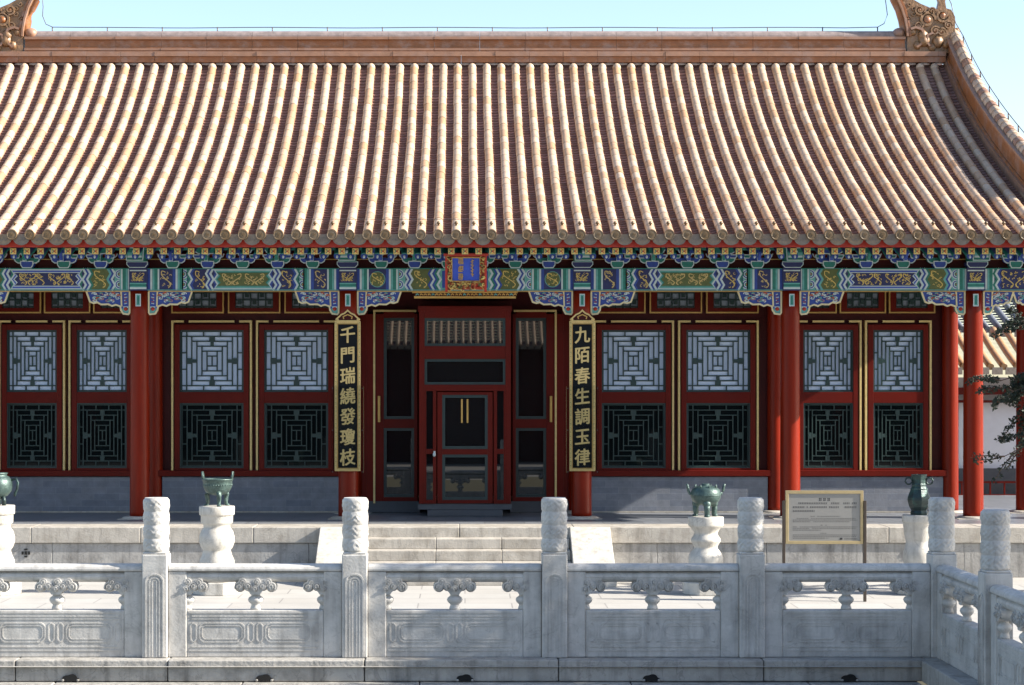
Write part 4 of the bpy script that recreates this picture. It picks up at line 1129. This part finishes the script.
# 1 pale round jar, far left
t = thing('bronze_jar', 'pale green round bronze jar with ring handle at the left edge', 'jar', (-6.32, 27.0, 1.195), 0)
g = MB(); g.lathe([(.07,.10),(.14,.125),(.195,.19),(.21,.26),(.20,.33),(.16,.385),(.13,.40),(.135,.42),(.15,.435),(.12,.44)], (0,0,0), 28, BRONZE); b = g.build('body', t)
for a in (0.0, PI):
    g = MB(); s_ = math.cos(a); g.tube([(s_*.20, 0, .34), (s_*.26, 0, .36), (s_*.285, 0, .30), (s_*.275, 0, .22), (s_*.25, 0, .17), (s_*.24, 0, .12)], .018, 8, BRONZED); g.build('handle', t)
for k in range(3):
    a = PI/2+2*PI*k/3; g = MB(); g.tube([(.10*math.cos(a), .10*math.sin(a), .14), (.13*math.cos(a), .13*math.sin(a), .06), (.125*math.cos(a), .125*math.sin(a), -.002)], .035, 8, BRONZED, r1=.028); g.build('leg', t)
# 2 open bowl on three legs
t = thing('bronze_tripod_bowl', 'open green bronze bowl on three long legs with two upright handles', 'ritual vessel', (-3.34, 27.0, 1.185), 0)
g = MB(); g.lathe([(.03,.145),(.10,.155),(.16,.19),(.19,.25),(.198,.30),(.196,.33),(.203,.335),(.203,.348),(.212,.352),(.212,.368),(.185,.368),(.18,.33),(.16,.24),(.08,.20),(.01,.195)], (0,0,0), 36, BRONZE)
for k in range(36):
    a = 2*PI*k/36; g.ball((.192*math.cos(a), .192*math.sin(a), .285), .012, .012, .014, BRONZE, 6, 4)
g.build('bowl', t)
for s_ in (-1, 1):
    g = MB(); g.tube([(s_*.185, -.05, .34), (s_*.20, -.05, .42), (s_*.205, -.035, .455), (s_*.205, .035, .455), (s_*.20, .05, .42), (s_*.185, .05, .34)], .014, 8, BRONZE); g.build('handle', t)
for k in range(3):
    a = -PI/2+.25+2*PI*k/3; c_, s2 = math.cos(a), math.sin(a); g = MB()
    g.tube([(.13*c_, .13*s2, .20), (.155*c_, .155*s2, .15), (.145*c_, .145*s2, .09), (.14*c_, .14*s2, .04), (.16*c_, .16*s2, -.002)], .040, 10, BRONZE, r1=.020)
    g.ball((.165*c_, .165*s2, .012), .034, .034, .02, BRONZE, 10, 6); g.build('leg', t)
# 3 round censer
t = thing('bronze_censer', 'round green bronze censer with small mouth and curled side ears on three thick legs', 'censer', (3.25, 27.0, 1.042), 0)
g = MB(); g.lathe([(.06,.155),(.13,.17),(.18,.21),(.203,.265),(.204,.315),(.185,.365),(.145,.40),(.09,.415),(.05,.42),(.05,.445),(.035,.445),(.03,.42)], (0,0,0), 36, BRONZE)
for k in range(8):
    a = 2*PI*k/8+.2; g.ball((.15*math.cos(a), .15*math.sin(a), .405), .012, .012, .03, BRONZE, 6, 5)
g.lathe([(.206,.283),(.209,.289),(.206,.295)], (0,0,0), 36, BRONZE); g.build('body', t)
for s_ in (-1, 1):
    g = MB(); g.tube([(s_*.17, 0, .30), (s_*.215, 0, .31), (s_*.235, 0, .35), (s_*.245, 0, .41), (s_*.255, 0, .44)], .022, 8, BRONZE, r1=.016); g.build('ear', t)
for k in range(3):
    a = -PI/2+2*PI*k/3; c_, s2 = math.cos(a), math.sin(a); g = MB()
    g.ball((.14*c_, .14*s2, .175), .055, .055, .06, BRONZE, 10, 8); g.tube([(.14*c_, .14*s2, .18), (.15*c_, .15*s2, .10), (.14*c_, .14*s2, .04), (.15*c_, .15*s2, -.002)], .046, 10, BRONZE, r1=.030)
    g.ball((.155*c_, .155*s2, .014), .042, .042, .022, BRONZE, 10, 6); g.build('leg', t)
# 4 tall vase
t = thing('bronze_vase', 'tall dark green faceted bronze vase with two ring ears', 'vase', (6.13, 27.0, 1.066), 0)
g = MB(); b0 = len(g.v); g.lathe([(.115,0),(.12,.03),(.105,.06),(.135,.11),(.158,.20),(.155,.235),(.12,.33),(.098,.385),(.10,.40),(.092,.43),(.092,.475),(.105,.53),(.11,.545),(.085,.545),(.08,.48)], (0,0,0), 8, BRONZED)
for i in range(len(g.s)): g.s[i] = False
g.lathe([(.122,.345),(.128,.35),(.122,.355)], (0,0,0), 8, BRONZE); g.build('body', t, .006)
for s_ in (-1, 1):
    g = MB(); g.tube([(s_*.09+s_*.05+.045*math.cos(q), 0, .455+.045*math.sin(q)) for q in [2*PI*i/14 for i in range(15)]], .012, 8, BRONZED, cap=False); g.build('ring_ear', t)

# ------------------------------------------------------------ notice board
t = thing('notice_board', 'gold framed grey metal notice board on two thin dark poles', 'notice board', (4.67, 26.0, 0))
z0, z1, hw = .750, 1.443, .505
g = MB(); g.box(-hw+.03, hw-.03, -.008, .012, z0+.03, z1-.03, STEELP); pp = g.build('plate', t)
g = MB(); g.ribbon([(-hw+.02, z0+.02), (hw-.02, z0+.02), (hw-.02, z1-.02), (-hw+.02, z1-.02)], .040, -.022, .02, STEEL, True); g.build('frame', t, .004)
for s_ in (-1, 1):
    g = MB(); g.box(s_*(hw+.022)-.018, s_*(hw+.022)+.018, -.03, .02, 0, z1-.13, POLE); g.build('pole', t, .004)
g = MB(); rnd = random.Random(77); yi = -.0095
def textline(zc, xa, xb, h, wmin, wmax, gap, dense=.9):
    x = xa
    while x < xb:
        w_ = rnd.uniform(wmin, wmax)
        if rnd.random() < dense:
            g.rect(x, min(x+w_, xb), zc-h/2, zc-h/2+h*.22, yi, INK); g.rect(x, min(x+w_, xb), zc+h*.28, zc+h/2, yi-.0002, INK)
            g.rect(x+w_*.3, x+w_*.3+.25*h, zc-h/2, zc+h/2, yi-.0004, INK)
        x += w_+gap
for k in range(3):
    textline(z1-.115, -.07+k*.055, -.07+k*.055+.034, .036, .014, .015, .004)
textline(z1-.165, -.36, .42, .020, .016, .017, .006); textline(z1-.215, -.41, .42, .020, .016, .017, .006); textline(z1-.265, -.41, -.13, .020, .016, .017, .006)
for zc, a, b in ((.325,-.18,.20),(.352,-.36,.42),(.373,-.41,.42),(.394,-.41,.33),(.440,-.05,.03),(.462,-.41,.42),(.483,-.41,.40),(.504,-.41,-.05),(.545,-.05,.03),(.567,-.41,.42),(.588,-.41,.41),(.609,-.41,.05)):
    textline(z1-zc-.01, a, b, .0105, .008, .03, .006, .95)
g.box(.20, .235, yi-.001, yi, z0+.055, z0+.080, INK); textline(z0+.067, .26, .42, .014, .012, .013, .005)
g.build('lettering', pp)

# ------------------------------------------------------------ building behind on the right
def simple_roof(t, x0, x1, ya, za, yb, zb_, pitch, mats=(PAN, TILE)):
    g = MB(); n = 30; Lx = x1-x0
    for c in range(int(Lx/pitch)+1):
        xa = x0+c*pitch; xb = min(xa+pitch, x1)
        for j in range(n):
            q0, q1 = j/n, (j+1)/n; f = lambda q: za+(zb_-za)*(q*.8+q*q*.2)
            g.add([(xa, ya+(yb-ya)*q0, f(q0)+.02), (xb, ya+(yb-ya)*q0, f(q0)+.02), (xb, ya+(yb-ya)*q1, f(q1)), (xa, ya+(yb-ya)*q1, f(q1))], [(0,1,2,3) if yb > ya else (3,2,1,0)], mats[0], False, rnd.random())
        pts = [(xa, ya+(yb-ya)*j/12, za+(zb_-za)*((j/12)*.8+(j/12)**2*.2)+.03) for j in range(13)]
        g.tube(pts, .068, 10, mats[1])
        g.box(xa+.03, xb-.03, min(ya, ya+.03)-.01, ya+.03, za-.12, za+.02, DRIP)
    return g.build('roof', t)
bb = thing('side_gallery', 'low white-walled side gallery with ochre tiled roof seen behind the right-hand columns', 'gallery', (0, 0, 0))
simple_roof(bb, 8.9, 17.0, 38.8, 3.17, 40.6, 3.95, .26, (PAN, BGT))
simple_roof(bb, 8.9, 17.0, 41.0, 3.96, 45.6, 5.95, .26, (PANG, BGD))  # upper roof, its shade painted in through darker tile colours
g = MB(); g.box(8.9, 17, 39.6, 39.8, .6, 3.0, WHITEW); g.build('wall', bb)
g = MB(); g.box(8.9, 17, 39.5, 39.595, .6, 1.20, DARKG); g.build('dado', bb)
g = MB(); g.box(8.9, 17, 39.3, 39.595, 2.66, 2.80, RED); g.box(8.9, 17, 39.3, 39.595, 2.5, 2.55, RED); g.build('beam', bb)
g = MB()
for x in (9.6, 12.2, 14.8): g.lathe([(.11, .6), (.11, 2.66)], (x, 39.35, 0), 16, REDC)
g.build('column', bb)
g = MB()
for z in (.66, .92): g.box(9.7, 14.7, 39.30, 39.34, z, z+.04, RED)
for k in range(18): g.box(9.75+k*.28, 9.78+k*.28, 39.305, 39.335, .66, .94, RED)
g.build('railing', bb)
g = MB(); g.box(8.8, 17, 38.5, 44, 0, .60, TERRACE); g.build('base', bb)

# hall across the pool, behind the viewer: it is what the door glass mirrors
oh = thing('facing_hall', 'tiled hall across the court, seen only mirrored in the dark door glass', 'hall', (0, 0, 0))
simple_roof(oh, -19, 19, -9.0, 4.4, -14.5, 8.3, .27)
g = MB(); g.box(-19, 19, -10.6, -10.4, 0, 4.6, REDD); g.build('wall', oh)
for x in (-17, -14, -11, -7.5, -4.5, -1.6, 1.6, 4.5, 7.5, 11, 14, 17):
    g = MB(); g.lathe([(.16, 0), (.15, 4.3)], (x, -9.4, 0), 16, REDC); g.build('column', oh)

# ------------------------------------------------------------ trees
def leafcloud(g, c, r, n, size, m, rnd, flat=.7):
    for i in range(n):
        while True:
            p = Vector((rnd.uniform(-1, 1), rnd.uniform(-1, 1), rnd.uniform(-1, 1)))
            if p.length < 1: break
        p = Vector(c)+Vector((p.x*r, p.y*r, p.z*r*flat))
        a = Vector((rnd.uniform(-1, 1), rnd.uniform(-1, 1), rnd.uniform(-1, 1))).normalized(); b = a.cross(Vector((rnd.uniform(-1, 1), rnd.uniform(-1, 1), rnd.uniform(-1, 1)))).normalized()
        s1 = size*rnd.uniform(.6, 1.4); s2 = s1*rnd.uniform(.35, .6)
        g.add([p-a*s1, p-b*s2, p+a*s1, p+b*s2], [(0, 1, 2, 3)], m)
# juniper whose branches reach in from the right edge
rnd = random.Random(21)
jx, jy = 8.9, 27.2
t = thing('juniper_tree', 'dark juniper reaching in from the right edge before the last columns', 'tree', (jx, jy, 0))
g = MB(); g.tube([(0, 0, 0), (.05, 0, 1), (-.04, .03, 2.2), (.06, -.02, 3.0), (.02, 0, 3.7)], .13, 12, BARK, r1=.05)
lf = MB()
limbs = []
def spray(p, d, L, dens, dep=0):
    pts = [Vector(p)]; dd = Vector(d).normalized()
    n = 7
    for i in range(n):
        dd = (dd+Vector((rnd.uniform(-.22, .22), rnd.uniform(-.22, .22), rnd.uniform(-.2, .12)))).normalized(); pts.append(pts[-1]+dd*L/n)
    g.tube(pts, .022 if dep == 0 else .010, 6, BARK, r1=.005)
    for i in range(2, n+1):
        q = pts[i]
        if dep == 0 and L > .5:
            for _ in range(2):
                sd = (dd+Vector((rnd.uniform(-.9, .9), rnd.uniform(-.9, .9), rnd.uniform(-.8, .5)))).normalized(); spray(q, sd, L*rnd.uniform(.2, .36), dens, 1)
        else:
            leafcloud(lf, q, .065, int(20*dens*1.1), .028, LEAF, rnd, .8)
for (z, dx, dy, dz, L, de) in ((3.45, -1, -.05, .22, 1.5, 1), (3.05, -1, .2, .18, 1.6, 1), (2.95, -1, -.1, .10, 1.55, 1), (2.85, -1, .3, -.02, 1.45, 1), (3.25, -1, -.3, .15, 1.45, 1), (2.75, -1, 0, 0, 1.35, 1), (2.6, -1, .15, -.12, 1.30, 1), (2.5, -1, -.15, -.05, 1.1, .8), (2.3, -1, .1, -.04, 1.62, .35), (3.3, -1, .1, .05, .95, .8), (3.45, -.8, 0, .1, .7, .8),
        (3.0, .5, -1, .2, 1.3, 1), (2.6, .9, .3, .1, 1.4, 1), (3.2, .3, 1, .1, 1.2, 1), (2.2, .6, -.6, 0, 1.3, 1), (3.4, .8, -.2, .2, 1.0, 1), (3.5, 0, .6, .2, .8, 1), (3.6, .2, -.4, .3, .7, 1)):
    spray((0, 0, z), (dx, dy, dz), L, de)
g.build('trunk', t); lf.build('foliage', t)
# large tree out of frame on the right: it shades the right end of the balustrade
def big_tree(x, y, label, seed, R, zc, H, n):
    rnd = random.Random(seed); t = thing('shade_tree', label, 'tree', (x, y, 0), 0, 'trees beyond the right side of the court')
    g = MB(); lf = MB(); g.tube([(0, 0, 0), (.1, .1, 1.5), (-.1, 0, 3), (0, .1, zc)], .24, 12, BARK, r1=.12)
    for k in range(n):
        a = rnd.uniform(0, 2*PI); e = rnd.uniform(-.9, 1); rr = R*rnd.uniform(.35, 1.0)
        c = Vector((rr*math.cos(a)*math.sqrt(max(.05, 1-e*e)), rr*math.sin(a)*math.sqrt(max(.05, 1-e*e)), zc+H*e*rnd.uniform(.6, 1)))
        st = Vector((0, 0, min(zc, max(2, c.z-1.2)))); mid = (st+c)/2+Vector((0, 0, .2))
        g.tube([st, mid, c], .05, 6, BARK, r1=.012)
        leafcloud(lf, c, rnd.uniform(.45, .8), 130, .10, LEAF2, rnd)
    g.build('trunk', t); lf.build('foliage', t)
big_tree(12.0, 19.2, 'broad tree beyond the right edge of the court, nearest the balustrade', 3, 2.6, 5.6, 2.6, 95)
big_tree(13.0, 15.6, 'second tree beyond the right edge of the court, nearer the viewer', 4, 2.6, 5.2, 2.4, 80)
